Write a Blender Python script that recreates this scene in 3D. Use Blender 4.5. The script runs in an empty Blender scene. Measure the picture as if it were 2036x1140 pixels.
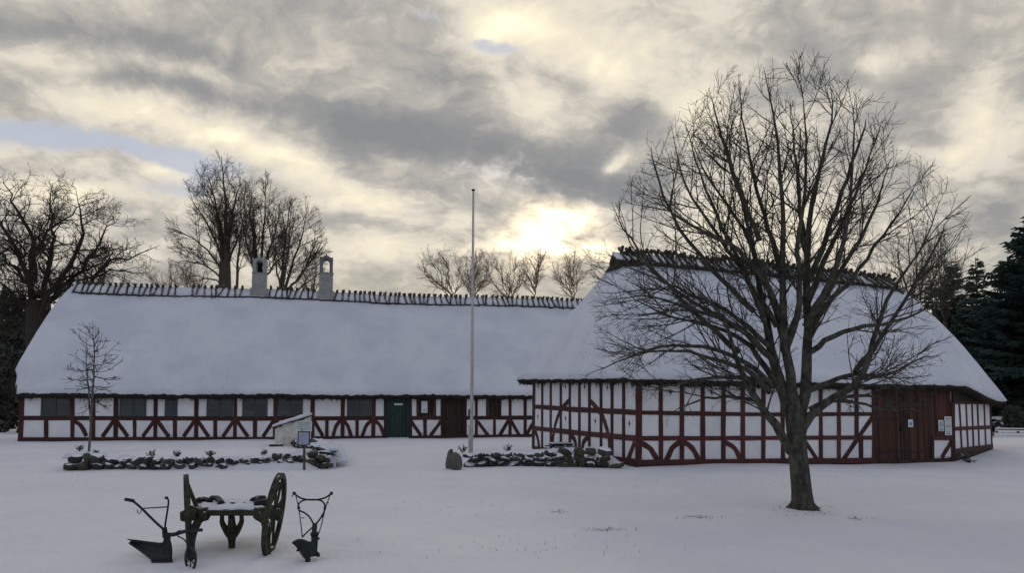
import bpy, bmesh, math, random
import numpy as np
from mathutils import Vector, noise as mnoise
random.seed(7)
RNG = np.random.default_rng(7)
R = math.radians
SC = bpy.context.scene
COL = SC.collection

# ------------------------------------------------------------------ camera
EYE = 1.75
FPX, CX, CY, PITCH = 1500.0, 1018.0, 707.2, R(4.3)
cam = bpy.data.cameras.new('camera')
cam.sensor_width = 36.0
cam.lens = FPX / 2036.0 * 36.0
cam.shift_y = (CY - 570.0) / 2036.0
cam.clip_start = 0.1
cam.clip_end = 6000
camo = bpy.data.objects.new('camera', cam)
COL.objects.link(camo)
camo.location = (0, 0, EYE)
camo.rotation_euler = (R(90) + PITCH, 0, 0)
SC.camera = camo

# ------------------------------------------------------------------ light, exposure
SUN_AZ, SUN_EL = R(3.6), R(13)
sun = bpy.data.lights.new('sun', 'SUN')
sun.energy = 0.7
sun.angle = R(14)
sun.color = (1.0, 0.86, 0.66)
suno = bpy.data.objects.new('sun', sun)
COL.objects.link(suno)
sd = Vector((math.sin(SUN_AZ) * math.cos(SUN_EL), math.cos(SUN_AZ) * math.cos(SUN_EL), math.sin(SUN_EL)))
suno.rotation_euler = (-sd).to_track_quat('-Z', 'Y').to_euler()
suno.location = (0, 60, 40)
SC.view_settings.view_transform = 'Standard'
SC.view_settings.look = 'None'
SC.view_settings.exposure = 0.0
SC.view_settings.gamma = 1.0
SC.view_settings.use_curve_mapping = False
SC.cycles.max_bounces = 6
SC.cycles.diffuse_bounces = 3

# ------------------------------------------------------------------ node helper
class NT:
    def __init__(s, tree):
        s.t = tree
        s.n = tree.nodes
        s.l = tree.links
    def node(s, typ, **kw):
        n = s.n.new(typ)
        for k, v in kw.items():
            setattr(n, k, v)
        return n
    def link(s, a, b):
        s.l.new(a, b)
    def setin(s, sock, v):
        if isinstance(v, bpy.types.NodeSocket):
            s.link(v, sock)
        else:
            sock.default_value = v
    def m(s, op, a, b=None, c=None, clamp=False):
        n = s.node('ShaderNodeMath', operation=op)
        n.use_clamp = clamp
        s.setin(n.inputs[0], a)
        if b is not None: s.setin(n.inputs[1], b)
        if c is not None: s.setin(n.inputs[2], c)
        return n.outputs[0]
    def vm(s, op, a, b=None, scale=None):
        n = s.node('ShaderNodeVectorMath', operation=op)
        s.setin(n.inputs[0], a)
        if b is not None: s.setin(n.inputs[1], b)
        if scale is not None: s.setin(n.inputs['Scale'], scale)
        return n.outputs['Value'] if op in ('DOT_PRODUCT', 'LENGTH') else n.outputs[0]
    def noise(s, vec, scale, detail=4, rough=0.5, dist=0.0, out='Fac'):
        n = s.node('ShaderNodeTexNoise')
        if vec is not None: s.setin(n.inputs['Vector'], vec)
        n.inputs['Scale'].default_value = scale
        n.inputs['Detail'].default_value = detail
        n.inputs['Roughness'].default_value = rough
        n.inputs['Distortion'].default_value = dist
        return n.outputs[out]
    def mix(s, f, a, b, blend='MIX'):
        n = s.node('ShaderNodeMix', data_type='RGBA', blend_type=blend)
        s.setin(n.inputs[0], f)
        s.setin(n.inputs[6], a if isinstance(a, bpy.types.NodeSocket) else (*a, 1))
        s.setin(n.inputs[7], b if isinstance(b, bpy.types.NodeSocket) else (*b, 1))
        return n.outputs[2]
    def ramp(s, f, stops, interp='LINEAR'):
        n = s.node('ShaderNodeValToRGB')
        cr = n.color_ramp
        cr.interpolation = interp
        while len(cr.elements) < len(stops): cr.elements.new(0.5)
        for e, (p, c) in zip(cr.elements, stops):
            e.position = p
            e.color = (*c, 1)
        s.setin(n.inputs[0], f)
        return n.outputs[0]
    def maprange(s, v, a, b, c=0.0, d=1.0, smooth=True):
        n = s.node('ShaderNodeMapRange')
        n.interpolation_type = 'SMOOTHSTEP' if smooth else 'LINEAR'
        s.setin(n.inputs[0], v)
        for i, x in enumerate((a, b, c, d)): n.inputs[i + 1].default_value = x
        return n.outputs[0]

# ------------------------------------------------------------------ sky
def build_world():
    w = bpy.data.worlds.new('World')
    SC.world = w
    w.use_nodes = True
    w.node_tree.nodes.clear()
    N = NT(w.node_tree)
    out = N.node('ShaderNodeOutputWorld')
    bg = N.node('ShaderNodeBackground')
    bg.inputs['Strength'].default_value = 0.1
    N.link(bg.outputs[0], out.inputs[0])
    tc = N.node('ShaderNodeTexCoord')
    d = tc.outputs['Generated']
    sep = N.node('ShaderNodeSeparateXYZ')
    N.link(d, sep.inputs[0])
    x, y, z = sep.outputs
    sky = N.node('ShaderNodeTexSky', sky_type='NISHITA')
    sky.sun_disc = False
    sky.sun_elevation = SUN_EL
    sky.sun_rotation = SUN_AZ
    sky.altitude = 30
    sky.dust_density = 1.0
    zc = N.m('MAXIMUM', z, 0.0)
    # the cloud deck: a plane overhead, so that clouds flatten towards the horizon
    q = N.m('ADD', zc, 0.30)
    comb = N.node('ShaderNodeCombineXYZ')
    N.setin(comb.inputs[0], N.m('DIVIDE', x, q))
    N.setin(comb.inputs[1], N.m('DIVIDE', y, q))
    comb.inputs[2].default_value = 3.7
    deck = comb.outputs[0]
    warp = N.noise(deck, 0.9, 3, 0.5, out='Color')
    deckw = N.vm('ADD', deck, N.vm('SCALE', N.vm('SUBTRACT', warp, (0.5, 0.5, 0.5)), scale=0.9))
    n1 = N.noise(deckw, 1.2, 7, 0.52)
    n2 = N.noise(deckw, 3.6, 8, 0.58)
    n3 = N.noise(N.vm('ADD', deck, N.vm('SCALE', N.vm('SUBTRACT', N.noise(deck, 3.0, 4, 0.6, out='Color'), (0.5, 0.5, 0.5)), scale=0.4)), 7.5, 8, 0.60)
    # a wandering offset for the direction, to make every cloud edge uneven
    wd = N.noise(d, 5.0, 6, 0.6, out='Color')
    wv = N.vm('SCALE', N.vm('SUBTRACT', wd, (0.5, 0.5, 0.5)), scale=0.16)
    wsep = N.node('ShaderNodeSeparateXYZ')
    N.link(wv, wsep.inputs[0])
    yy = N.m('MAXIMUM', y, 0.2)
    u = N.m('ADD', N.m('DIVIDE', x, yy), wsep.outputs[0])
    v = N.m('ADD', N.m('DIVIDE', z, yy), N.m('MULTIPLY', wsep.outputs[2], 0.6))
    front = N.maprange(y, 0.15, 0.5)

    def field(blobs):
        tot = None
        for (px, py, rx, ry, rot, amp) in blobs:
            u0, v0 = (px - 1018) / 1500.0, (820 - py) / 1500.0
            c, s_ = math.cos(R(rot)), math.sin(R(rot))
            du = N.m('SUBTRACT', u, u0)
            dv = N.m('SUBTRACT', v0, v)
            a = N.m('MULTIPLY_ADD', du, c * 1500 / rx, N.m('MULTIPLY', dv, s_ * 1500 / rx))
            b = N.m('MULTIPLY_ADD', du, -s_ * 1500 / ry, N.m('MULTIPLY', dv, c * 1500 / ry))
            r2 = N.m('ADD', N.m('MULTIPLY', a, a), N.m('MULTIPLY', b, b))
            g = N.m('MULTIPLY', N.m('EXPONENT', N.m('MULTIPLY', r2, -1.0)), amp)
            tot = g if tot is None else N.m('ADD', tot, g)
        return N.m('MULTIPLY', tot, front)

    shade = field(SKY_SHADE)
    blue = field(SKY_BLUE)
    f = N.m('ADD', N.m('MULTIPLY', n1, 0.42), N.m('MULTIPLY_ADD', n2, 0.60, N.m('MULTIPLY', n3, 0.66)))
    f = N.m('ADD', N.m('SUBTRACT', f, 0.320), shade)
    cosang = N.vm('DOT_PRODUCT', d, tuple(sd))
    near = N.maprange(cosang, 0.70, 1.0)
    warm = N.ramp(f, [(0.16, (.265, .268, .278)), (0.36, (.330, .330, .328)), (0.50, (.50, .475, .43)), (0.64, (.77, .705, .60)),
                      (0.80, (.95, .86, .67)), (1.0, (1.3, 1.15, .85))])
    cool = N.ramp(f, [(0.2, (.235, .25, .31)), (0.5, (.335, .36, .435)), (0.8, (.49, .51, .57)), (1.0, (.64, .65, .68))])
    wm = N.maprange(cosang, 0.40, 0.80)
    cloud = N.mix(wm, cool, warm)
    # thin golden air low towards the sun
    low = N.m('MULTIPLY', N.maprange(zc, 0.0, 0.26, 1.0, 0.0), N.maprange(cosang, 0.80, 1.0))
    cloud = N.mix(N.m('MULTIPLY', low, 0.55), cloud, (.80, .68, .45))
    skyc = N.vm('SCALE', sky.outputs[0], scale=0.1)
    pale = N.mix(0.80, skyc, (.52, .555, .65))
    bm = N.m('MULTIPLY', N.maprange(N.m('ADD', blue, N.m('ADD', N.m('MULTIPLY', N.m('SUBTRACT', n2, 0.5), 1.2), N.m('MULTIPLY', N.m('SUBTRACT', n3, 0.5), 1.5))), 0.18, 0.70), 0.92)
    cloud = N.mix(bm, cloud, pale)
    glow = field(SKY_GLOW)
    gl = N.m('MULTIPLY', N.maprange(glow, 0.08, 1.0, smooth=False), N.m('MAXIMUM', N.m('MULTIPLY_ADD', N.m('ADD', N.m('SUBTRACT', n2, 0.5), N.m('SUBTRACT', n3, 0.5)), 3.2, 1.0), 0.12))
    glc = N.vm('SCALE', (1.0, 0.78, 0.46), scale=N.m('MULTIPLY', gl, 1.5))
    cloud = N.vm('ADD', cloud, glc)
    N.link(N.vm('SCALE', cloud, scale=10.0), bg.inputs['Color'])

SKY_SHADE = [
    (1000, 300, 260, 55, 14, -.34), (690, 235, 200, 42, 16, -.26), (330, 165, 190, 30, 14, -.30),
    (60, 40, 190, 42, 4, -.16), (380, 95, 170, 34, 14, -.20), (1210, 345, 130, 60, 10, -.24),
    (1270, 240, 70, 60, -30, -.22), (930, 160, 110, 50, 20, -.10), (1580, 60, 90, 60, 0, -.18), (1850, 30, 170, 45, 0, -.08),
    (1730, 225, 170, 50, 6, -.08), (2010, 400, 150, 90, -20, -.16), (1740, 330, 110, 60, 0, -.04), (1720, 200, 150, 50, 0, .14), (1180, 180, 60, 40, 0, -.14),
    (760, 440, 180, 22, 8, -.10), (1130, 150, 50, 30, 0, -.1),
    (1035, 15, 100, 50, 0, .34), (1230, 110, 70, 90, 0, .26), (1100, 175, 80, 40, 20, .12), (960, 60, 70, 40, 0, .22),
    (180, 110, 230, 28, 8, .14), (560, 130, 120, 50, 0, .08), (300, 240, 200, 28, 16, .22), (560, 320, 180, 32, 20, .26),
    (740, 400, 160, 35, 12, .18), (800, 490, 260, 60, 0, .16), (100, 375, 160, 22, 4, .26), (290, 335, 60, 20, -10, .24),
    (1240, 310, 45, 14, -20, .26), (1300, 110, 120, 60, 0, .12), (1480, 130, 120, 60, 0, .12), (1530, 40, 60, 30, 0, .1),
    (1760, 110, 60, 30, -10, .16), (1965, 210, 60, 110, 25, .13), (1925, 300, 80, 26, -30, .14), (1420, 230, 70, 60, 0, .2),
    (1500, 470, 260, 70, 0, .20), (1120, 60, 50, 40, 0, .2),
]
SKY_BLUE = [
    (100, 268, 190, 26, 10, .75), (330, 312, 130, 22, 12, .60), (1010, 80, 110, 15, -2, .70), (850, 20, 50, 28, 20, .55),
    (30, 225, 90, 20, 6, .35), (300, 370, 130, 24, 0, .45), (480, 345, 130, 22, 10, .22),
]
SKY_GLOW = [(1085, 455, 75, 48, -8, .9), (1165, 495, 85, 30, 10, .65), (1090, 410, 50, 12, 10, .35), (1035, 5, 60, 26, 0, .12), (960, 480, 180, 60, 0, .12),
            (1120, 480, 200, 100, 0, .16)]
build_world()

# ------------------------------------------------------------------ picture <-> place
def ray(px, py):
    xc, zc = (px - CX) / FPX, (CY - py) / FPX
    return np.array([xc, math.cos(PITCH) - math.sin(PITCH) * zc, math.sin(PITCH) + math.cos(PITCH) * zc])
def at(px, py, Y):
    r = ray(px, py)
    p = r * (Y / r[1])
    p[2] += EYE
    return p

BZ_D = [0, 10, 14, 20, 26, 33.6, 44, 60, 100, 300, 1200]
BZ_Z = [0, 0, .04, .20, .33, .45, .47, .5, .6, 1.0, 3.0]
def sstep(a, b, x):
    t = np.clip((x - a) / (b - a), 0, 1)
    return t * t * (3 - 2 * t)
def ground(x, y):
    x = np.asarray(x, float); y = np.asarray(y, float)
    z = sum(np.interp(y + o, BZ_D, BZ_Z) for o in (-1.5, -.75, 0, .75, 1.5)) / 5
    z = z + .60 * np.exp(-((x - 24) ** 2 + (y - 27) ** 2) / 32.)
    z = z - .17 * np.exp(-((x - 13) ** 2 + (y - 23.5) ** 2) / 18.)
    # the two planted beds held up by the stone walls
    z = z + .20 * sstep(-12.6, -12.0, x) * (1 - sstep(-5.6, -5.2, x)) * sstep(20.35, 20.6, y) * (1 - sstep(25, 29, y))
    z = z + .22 * sstep(-1.5, -1.1, x) * (1 - sstep(2.9, 3.3, x)) * sstep(21.25, 21.5, y) * (1 - sstep(24.5, 28, y))
    # soft drifts
    z = z + .020 * np.sin(x * .9 + y * .37) * np.sin(y * .7 - x * .23) + .012 * np.sin(x * 2.3 + 1) * np.sin(y * 1.9 + x * .6)
    # hollows and little heaps round what stands in the snow
    for (cx, cy, s, a) in HOLLOWS:
        z = z + a * np.exp(-((x - cx) ** 2 + (y - cy) ** 2) / (s * s))
    return z
HOLLOWS = []
def gpt(px, py, lo=5.0, hi=120.0):
    r = ray(px, py)
    prev = None
    for Y in np.arange(lo, hi, .1):
        p = r * (Y / r[1]); p[2] += EYE
        h = p[2] - float(ground(p[0], p[1]))
        if h <= 0: return np.array([p[0], p[1], float(ground(p[0], p[1]))])
    return np.array([p[0], p[1], float(ground(p[0], p[1]))])
def gz(x, y): return float(ground(x, y))

# ------------------------------------------------------------------ materials
def material(name):
    m = bpy.data.materials.new(name)
    m.use_nodes = True
    N = NT(m.node_tree)
    b = m.node_tree.nodes['Principled BSDF']
    return m, N, b
def objcoord(N):
    g = N.node('ShaderNodeNewGeometry')
    return g.outputs['Position'], g.outputs['Normal']
def bump(N, b, h, strength, dist=0.02):
    n = N.node('ShaderNodeBump')
    n.inputs['Strength'].default_value = strength
    n.inputs['Distance'].default_value = dist
    N.setin(n.inputs['Height'], h)
    N.link(n.outputs[0], b.inputs['Normal'])
def basic(name, c1, c2, scale, rough=.8, bs=.3, bd=.01, detail=5, stretch=None, snow=None, rnd=0.0, spec=.3, snow_lo=.45, snow_hi=.75):
    m, N, b = material(name)
    pos, nor = objcoord(N)
    vec = pos
    if stretch: vec = N.vm('MULTIPLY', pos, stretch)
    n = N.noise(vec, scale, detail, .6)
    f = N.maprange(n, .3, .7)
    col = N.mix(f, c1, c2)
    if rnd:
        oi = N.node('ShaderNodeObjectInfo')
        k = N.m('ADD', 1 - rnd, N.m('MULTIPLY', oi.outputs['Random'], 2 * rnd))
        col = N.vm('SCALE', col, scale=k)
    if snow:
        s = N.node('ShaderNodeSeparateXYZ'); N.link(nor, s.inputs[0])
        sn = N.noise(pos, snow, 4, .6)
        sf = N.maprange(N.m('ADD', s.outputs[2], N.m('MULTIPLY', N.m('SUBTRACT', sn, .5), 1.0)), snow_lo, snow_hi)
        col = N.mix(sf, col, (.84, .855, .89))
    N.setin(b.inputs['Base Color'], col)
    b.inputs['Roughness'].default_value = rough
    b.inputs['Specular IOR Level'].default_value = spec
    if bs: bump(N, b, n, bs, bd)
    return m

M = {}
def build_mats():
    # snow lying on the ground: soft relief, fine grain, a few grass tips
    m, N, b = material('ground_snow')
    pos, nor = objcoord(N)
    a = N.noise(pos, .8, 5, .55); c = N.noise(pos, 9, 5, .6); e = N.noise(pos, 60, 3, .6)
    h = N.m('ADD', N.m('ADD', N.m('MULTIPLY', a, 3.0), N.m('MULTIPLY', c, .55)), N.m('MULTIPLY', e, .12))
    tint = N.mix(N.maprange(N.noise(pos, .35, 4, .6), .35, .65), (.83, .83, .86), (.89, .89, .90))
    pits = N.maprange(N.noise(N.vm('MULTIPLY', pos, (1.0, .6, 1)), 14, 4, .7), .72, .79)
    patch = N.maprange(N.noise(pos, .55, 3, .5), .52, .62)
    tint = N.mix(N.m('MULTIPLY', N.m('MULTIPLY', pits, patch), .55), tint, (.22, .20, .15))
    N.setin(b.inputs['Base Color'], tint)
    b.inputs['Roughness'].default_value = .75
    b.inputs['Specular IOR Level'].default_value = .25
    bump(N, b, h, .9, .06)
    M['ground'] = m
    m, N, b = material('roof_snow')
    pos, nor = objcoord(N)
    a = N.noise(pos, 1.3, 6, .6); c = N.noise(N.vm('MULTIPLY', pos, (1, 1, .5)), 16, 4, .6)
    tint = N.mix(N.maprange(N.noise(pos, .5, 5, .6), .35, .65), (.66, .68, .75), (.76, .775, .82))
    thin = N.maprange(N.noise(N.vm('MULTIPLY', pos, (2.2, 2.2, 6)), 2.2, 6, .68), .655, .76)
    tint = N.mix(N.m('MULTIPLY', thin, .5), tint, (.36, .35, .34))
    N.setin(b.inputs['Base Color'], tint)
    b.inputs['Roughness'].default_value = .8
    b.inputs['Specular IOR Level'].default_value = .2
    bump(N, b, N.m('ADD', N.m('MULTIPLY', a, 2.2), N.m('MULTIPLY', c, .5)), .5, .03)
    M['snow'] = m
    M['thatch'] = basic('old_thatch', (.016, .014, .011), (.048, .041, .030), 9, .95, .8, .03, stretch=(1, 1, 5))
    M['thatch_snowy'] = basic('ridge_thatch', (.03, .025, .018), (.09, .075, .05), 12, .95, .8, .03, snow=5, snow_lo=.15, snow_hi=.45)
    M['rider'] = basic('grey_oak_ridge_log', (.035, .03, .026), (.095, .085, .07), 16, .9, .5, .01, snow=9, rnd=.25, snow_lo=.72, snow_hi=.95)
    M['rider_bare'] = basic('weathered_ridge_log', (.03, .027, .02), (.08, .07, .05), 16, .9, .5, .01, snow=9, rnd=.3, snow_lo=.72, snow_hi=.95)
    M['timber'] = basic('red_timber', (.052, .018, .015), (.100, .031, .025), 7, .7, .5, .006, stretch=(1, 1, .5), rnd=.28)
    M['timber_house'] = basic('old_maroon_timber', (.040, .014, .012), (.080, .024, .019), 7, .7, .5, .006, stretch=(1, 1, .5), rnd=.25)
    M['timber_dark'] = basic('dark_red_timber', (.038, .016, .013), (.066, .024, .018), 7, .7, .5, .006, rnd=.2)
    m, N, b = material('whitewash')
    pos, nor = objcoord(N)
    oi = N.node('ShaderNodeObjectInfo')
    col = N.mix(N.maprange(N.noise(pos, 3, 6, .65), .3, .7), (.80, .81, .82), (.90, .90, .885))
    k = N.m('ADD', .93, N.m('MULTIPLY', oi.outputs['Random'], .09))
    col = N.vm('SCALE', col, scale=k)
    grime = N.maprange(N.noise(N.vm('MULTIPLY', pos, (1, 1, .35)), 6, 5, .7), .58, .78)
    col = N.mix(N.m('MULTIPLY', grime, .55), col, (.50, .48, .38))
    N.setin(b.inputs['Base Color'], col)
    b.inputs['Roughness'].default_value = .85
    bump(N, b, N.noise(pos, 14, 6, .6), .5, .012)
    M['white'] = m
    M['plinth'] = basic('dark_plinth', (.03, .02, .018), (.075, .04, .034), 6, .85, .6, .02)
    M['frame'] = basic('dark_green_window_frame', (.035, .055, .052), (.06, .085, .078), 12, .5, .1, .004)
    M['green'] = basic('green_door_paint', (.010, .030, .022), (.015, .043, .030), 5, .5, .2, .004, rnd=.15)
    M['brown'] = basic('red_brown_planks', (.062, .027, .018), (.104, .042, .028), 4, .75, .4, .006, stretch=(1, 1, .2), rnd=.25)
    M['brownd'] = basic('dark_brown_planks', (.028, .017, .013), (.046, .025, .018), 4, .75, .4, .006, stretch=(1, 1, .2), rnd=.25)
    m, N, b = material('old_glass')
    pos, nor = objcoord(N)
    oi = N.node('ShaderNodeObjectInfo')
    col = N.mix(oi.outputs['Random'], (.010, .014, .018), (.045, .055, .06))
    N.setin(b.inputs['Base Color'], col)
    b.inputs['Roughness'].default_value = .12
    b.inputs['Specular IOR Level'].default_value = .6
    bump(N, b, N.noise(pos, 5, 3, .5), .25, .02)
    M['glass'] = m
    M['black'] = basic('dark_opening', (.008, .008, .01), (.014, .014, .016), 8, .9, 0)
    M['stone'] = basic('field_stone', (.022, .022, .026), (.085, .08, .072), 5, .9, .8, .03, snow=3.5, rnd=.45, snow_lo=.52, snow_hi=.68)
    M['mossy'] = basic('mossy_stone', (.035, .035, .028), (.10, .095, .06), 5, .9, .8, .03, snow=3.5, rnd=.25, snow_lo=.85, snow_hi=1.0)
    M['boulder'] = basic('grey_standing_stone', (.07, .065, .055), (.16, .15, .125), 4, .9, .8, .03, snow=5, rnd=.1, snow_lo=.95, snow_hi=1.15)
    M['masonry'] = basic('chimney_masonry', (.25, .26, .25), (.34, .35, .33), 5, .85, .6, .02)
    M['masonry_dark'] = basic('sooty_masonry', (.09, .09, .095), (.2, .2, .2), 9, .85, .6, .02)
    M['cellar'] = basic('yellowed_whitewash', (.55, .53, .45), (.74, .73, .68), 4, .85, .5, .02)
    M['bark'] = basic('green_grey_bark', (.020, .021, .016), (.105, .100, .075), 11, .9, .9, .02, stretch=(1, 1, .45), detail=8)
    M['barkd'] = basic('dark_bark', (.022, .018, .014), (.055, .046, .036), 10, .9, .5, .02)
    M['barkg'] = basic('lime_bark', (.05, .043, .034), (.10, .088, .068), 10, .9, .5, .02)
    M['birch_haze'] = basic('hazed_far_bark', (.18, .13, .085), (.28, .21, .15), 10, .9, 0)  # glow and haze over the distant trees put into the bark colour
    M['sapling'] = basic('speckled_sapling_bark', (.04, .034, .028), (.20, .20, .19), 22, .9, .5, .01)
    M['needle'] = basic('spruce_needles', (.032, .056, .050), (.075, .115, .095), 1.6, .8, 0, spec=.1)
    M['needle2'] = basic('far_spruce_needles', (.048, .068, .052), (.10, .125, .088), 1.6, .8, 0, spec=.1)
    M['thicket'] = basic('thicket_leaves', (.045, .052, .045), (.11, .115, .09), 1.2, .85, 0, spec=.1, snow=1.6, snow_lo=1.06, snow_hi=1.2)
    M['shrub'] = basic('shrub_leaves', (.02, .03, .024), (.06, .07, .05), 9, .85, 0, snow=8, snow_lo=.6, snow_hi=.8)
    M['iron'] = basic('black_iron', (.008, .009, .011), (.022, .022, .024), 20, .55, .3, .003)
    M['irong'] = basic('green_painted_iron', (.010, .018, .015), (.022, .038, .030), 16, .55, .3, .003)
    M['oldwood'] = basic('mossy_old_wood', (.018, .019, .012), (.062, .062, .034), 13, .85, .7, .008, snow=6, snow_lo=.93, snow_hi=1.1)
    M['wood_snow'] = basic('snowy_old_wood', (.016, .016, .018), (.05, .045, .04), 11, .85, .7, .008, snow=8, snow_lo=.62, snow_hi=.72)
    M['pole'] = basic('white_pole_paint', (.42, .41, .37), (.58, .57, .52), 9, .6, .2, .003)
    M['rust'] = basic('rusty_post', (.06, .045, .035), (.12, .10, .08), 12, .8, .4, .004)
    M['paper'] = basic('paper', (.66, .72, .74), (.76, .80, .82), 12, .6, 0)
    M['paperblue'] = basic('blue_print', (.08, .14, .45), (.30, .42, .70), 30, .6, 0)
    M['board'] = basic('blue_grey_board', (.33, .36, .50), (.40, .44, .58), 6, .5, 0)
    M['boardp'] = basic('pale_green_board', (.50, .57, .57), (.58, .64, .62), 6, .5, 0)
    M['ink'] = basic('grey_ink', (.22, .27, .26), (.3, .34, .33), 30, .6, 0)
    M['red'] = basic('red_print', (.45, .10, .10), (.5, .15, .12), 30, .6, 0)
    M['greyboard'] = basic('grey_board', (.40, .41, .44), (.5, .51, .54), 8, .7, .2, .005)
    M['hill'] = basic('far_wood', (.02, .022, .02), (.05, .05, .04), .5, .9, 0)
build_mats()

# ------------------------------------------------------------------ object helpers
WORLD_AT = {}
def reg(o, parent, wloc):
    COL.objects.link(o)
    WORLD_AT[o.name] = np.array(wloc, float)
    if parent is not None:
        o.parent = parent
        o.location = Vector(np.array(wloc, float) - WORLD_AT[parent.name])
    else:
        o.location = Vector(wloc)
    return o
def thing(name, label, cat, loc, group=None):
    o = bpy.data.objects.new(name, None)
    o.empty_display_size = .3
    reg(o, None, loc)
    return tag(o, label, cat, group)
def tag(o, label, cat, group=None):
    o['label'] = label; o['category'] = cat
    if group: o['group'] = group
    return o
def put(name, mesh, parent=None, loc=(0, 0, 0), rot=None, scale=None):
    o = bpy.data.objects.new(name, mesh)
    reg(o, parent, loc)
    if rot is not None: o.rotation_euler = rot
    if scale is not None: o.scale = scale
    return o
def npmesh(name, V, Q, mat, smooth=False, tri=None):
    """numpy verts + quads (+tris) -> mesh"""
    me = bpy.data.meshes.new(name)
    V = np.asarray(V, np.float32).reshape(-1, 3)
    Q = np.asarray(Q, np.int32).reshape(-1, 4) if Q is not None and len(Q) else np.zeros((0, 4), np.int32)
    T = np.asarray(tri, np.int32).reshape(-1, 3) if tri is not None and len(tri) else np.zeros((0, 3), np.int32)
    me.vertices.add(len(V)); me.vertices.foreach_set('co', V.ravel())
    loops = np.concatenate([Q.ravel(), T.ravel()])
    me.loops.add(len(loops)); me.loops.foreach_set('vertex_index', loops)
    me.polygons.add(len(Q) + len(T))
    st = np.concatenate([np.arange(len(Q)) * 4, len(Q) * 4 + np.arange(len(T)) * 3]).astype(np.int32)
    me.polygons.foreach_set('loop_start', st)
    me.polygons.foreach_set('use_smooth', np.full(len(Q) + len(T), smooth))
    me.update(calc_edges=True)
    me.validate()
    me.materials.append(mat)
    return me

class MB:
    def __init__(s): s.v = []; s.f = []
    def add(s, vs, fs):
        o = len(s.v)
        s.v += [tuple(map(float, p)) for p in vs]
        s.f += [tuple(i + o for i in f) for f in fs]
        return s
    def box(s, c, size, ax=None):
        ax = np.eye(3) if ax is None else np.asarray(ax)
        c = np.asarray(c, float); h = np.asarray(size, float) / 2
        vs = [c + ax[0] * a * h[0] + ax[1] * b * h[1] + ax[2] * d * h[2] for a in (-1, 1) for b in (-1, 1) for d in (-1, 1)]
        return s.add(vs, [(0, 1, 3, 2), (4, 6, 7, 5), (0, 4, 5, 1), (2, 3, 7, 6), (0, 2, 6, 4), (1, 5, 7, 3)])
    def tube(s, pts, rad, k=8, flat=1.0):
        P = np.asarray(pts, float); n = len(P)
        rad = np.full(n, rad) if np.isscalar(rad) else np.asarray(rad, float)
        T = np.gradient(P, axis=0); T /= np.linalg.norm(T, axis=1)[:, None] + 1e-9
        ref = np.array([0, 0, 1.]) if abs(T[:, 2]).mean() < .8 else np.array([0, 1., 0])
        vs = []
        for i in range(n):
            a = np.cross(T[i], ref); a /= np.linalg.norm(a) + 1e-9
            b = np.cross(a, T[i])
            for j in range(k):
                w = 2 * math.pi * j / k
                vs.append(P[i] + rad[i] * (a * math.cos(w) + b * math.sin(w) * flat))
        fs = [(i * k + j, i * k + (j + 1) % k, (i + 1) * k + (j + 1) % k, (i + 1) * k + j) for i in range(n - 1) for j in range(k)]
        fs += [tuple(range(k))[::-1], tuple((n - 1) * k + j for j in range(k))]
        return s.add(vs, fs)
    def prism(s, pts0, pts1):
        n = len(pts0)
        return s.add(list(pts0) + list(pts1), [tuple(range(n))[::-1], tuple(range(n, 2 * n))] + [(i, (i + 1) % n, n + (i + 1) % n, n + i) for i in range(n)])
    def build(s, name, mat, parent=None, smooth=False, origin=None, bevel=0):
        me = bpy.data.meshes.new(name)
        o = np.zeros(3) if origin is None else np.asarray(origin, float)
        me.from_pydata([tuple(np.asarray(p) - o) for p in s.v], [], s.f)
        me.update()
        bm = bmesh.new(); bm.from_mesh(me); bmesh.ops.recalc_face_normals(bm, faces=bm.faces); bm.to_mesh(me); bm.free()
        if smooth: me.polygons.foreach_set('use_smooth', [True] * len(me.polygons))
        me.materials.append(mat)
        ob = put(name, me, parent, o)
        if bevel:
            b = ob.modifiers.new('bevel', 'BEVEL'); b.width = bevel; b.segments = 2; b.limit_method = 'ANGLE'
        return ob

def spline(pts, n):
    """Catmull-Rom through the points"""
    P = np.asarray(pts, float)
    P = np.vstack([2 * P[0] - P[1], P, 2 * P[-1] - P[-2]])
    out = []
    m = len(P) - 3
    for t in np.linspace(0, m - 1e-6, n):
        i = int(t); f = t - i
        a, b, c, d = P[i:i + 4]
        out.append(.5 * ((2 * b) + (-a + c) * f + (2 * a - 5 * b + 4 * c - d) * f * f + (-a + 3 * b - 3 * c + d) * f ** 3))
    return np.array(out)

# ------------------------------------------------------------------ ground
def lay_ground():
    xs = np.unique(np.concatenate([np.arange(-16, 20, .14), np.arange(-34, 34, .5), np.linspace(-120, 120, 61), np.linspace(-2500, 2500, 41)]))
    ys = np.unique(np.concatenate([np.arange(4, 34, .14), np.arange(-6, 60, .5), np.linspace(-60, 200, 66), np.linspace(-1500, 3000, 41)]))
    xs = xs[np.concatenate([[True], np.diff(xs) > .05])]; ys = ys[np.concatenate([[True], np.diff(ys) > .05])]
    X, Y = np.meshgrid(xs, ys)
    Z = ground(X, Y)
    V = np.stack([X, Y, Z], -1).reshape(-1, 3)
    nx, ny = len(xs), len(ys)
    i = (np.arange(ny - 1)[:, None] * nx + np.arange(nx - 1)[None]).ravel()
    Q = np.stack([i, i + 1, i + nx + 1, i + nx], -1)
    o = put('ground', npmesh('ground', V, Q, M['ground'], True))
    o['kind'] = 'structure'

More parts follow.
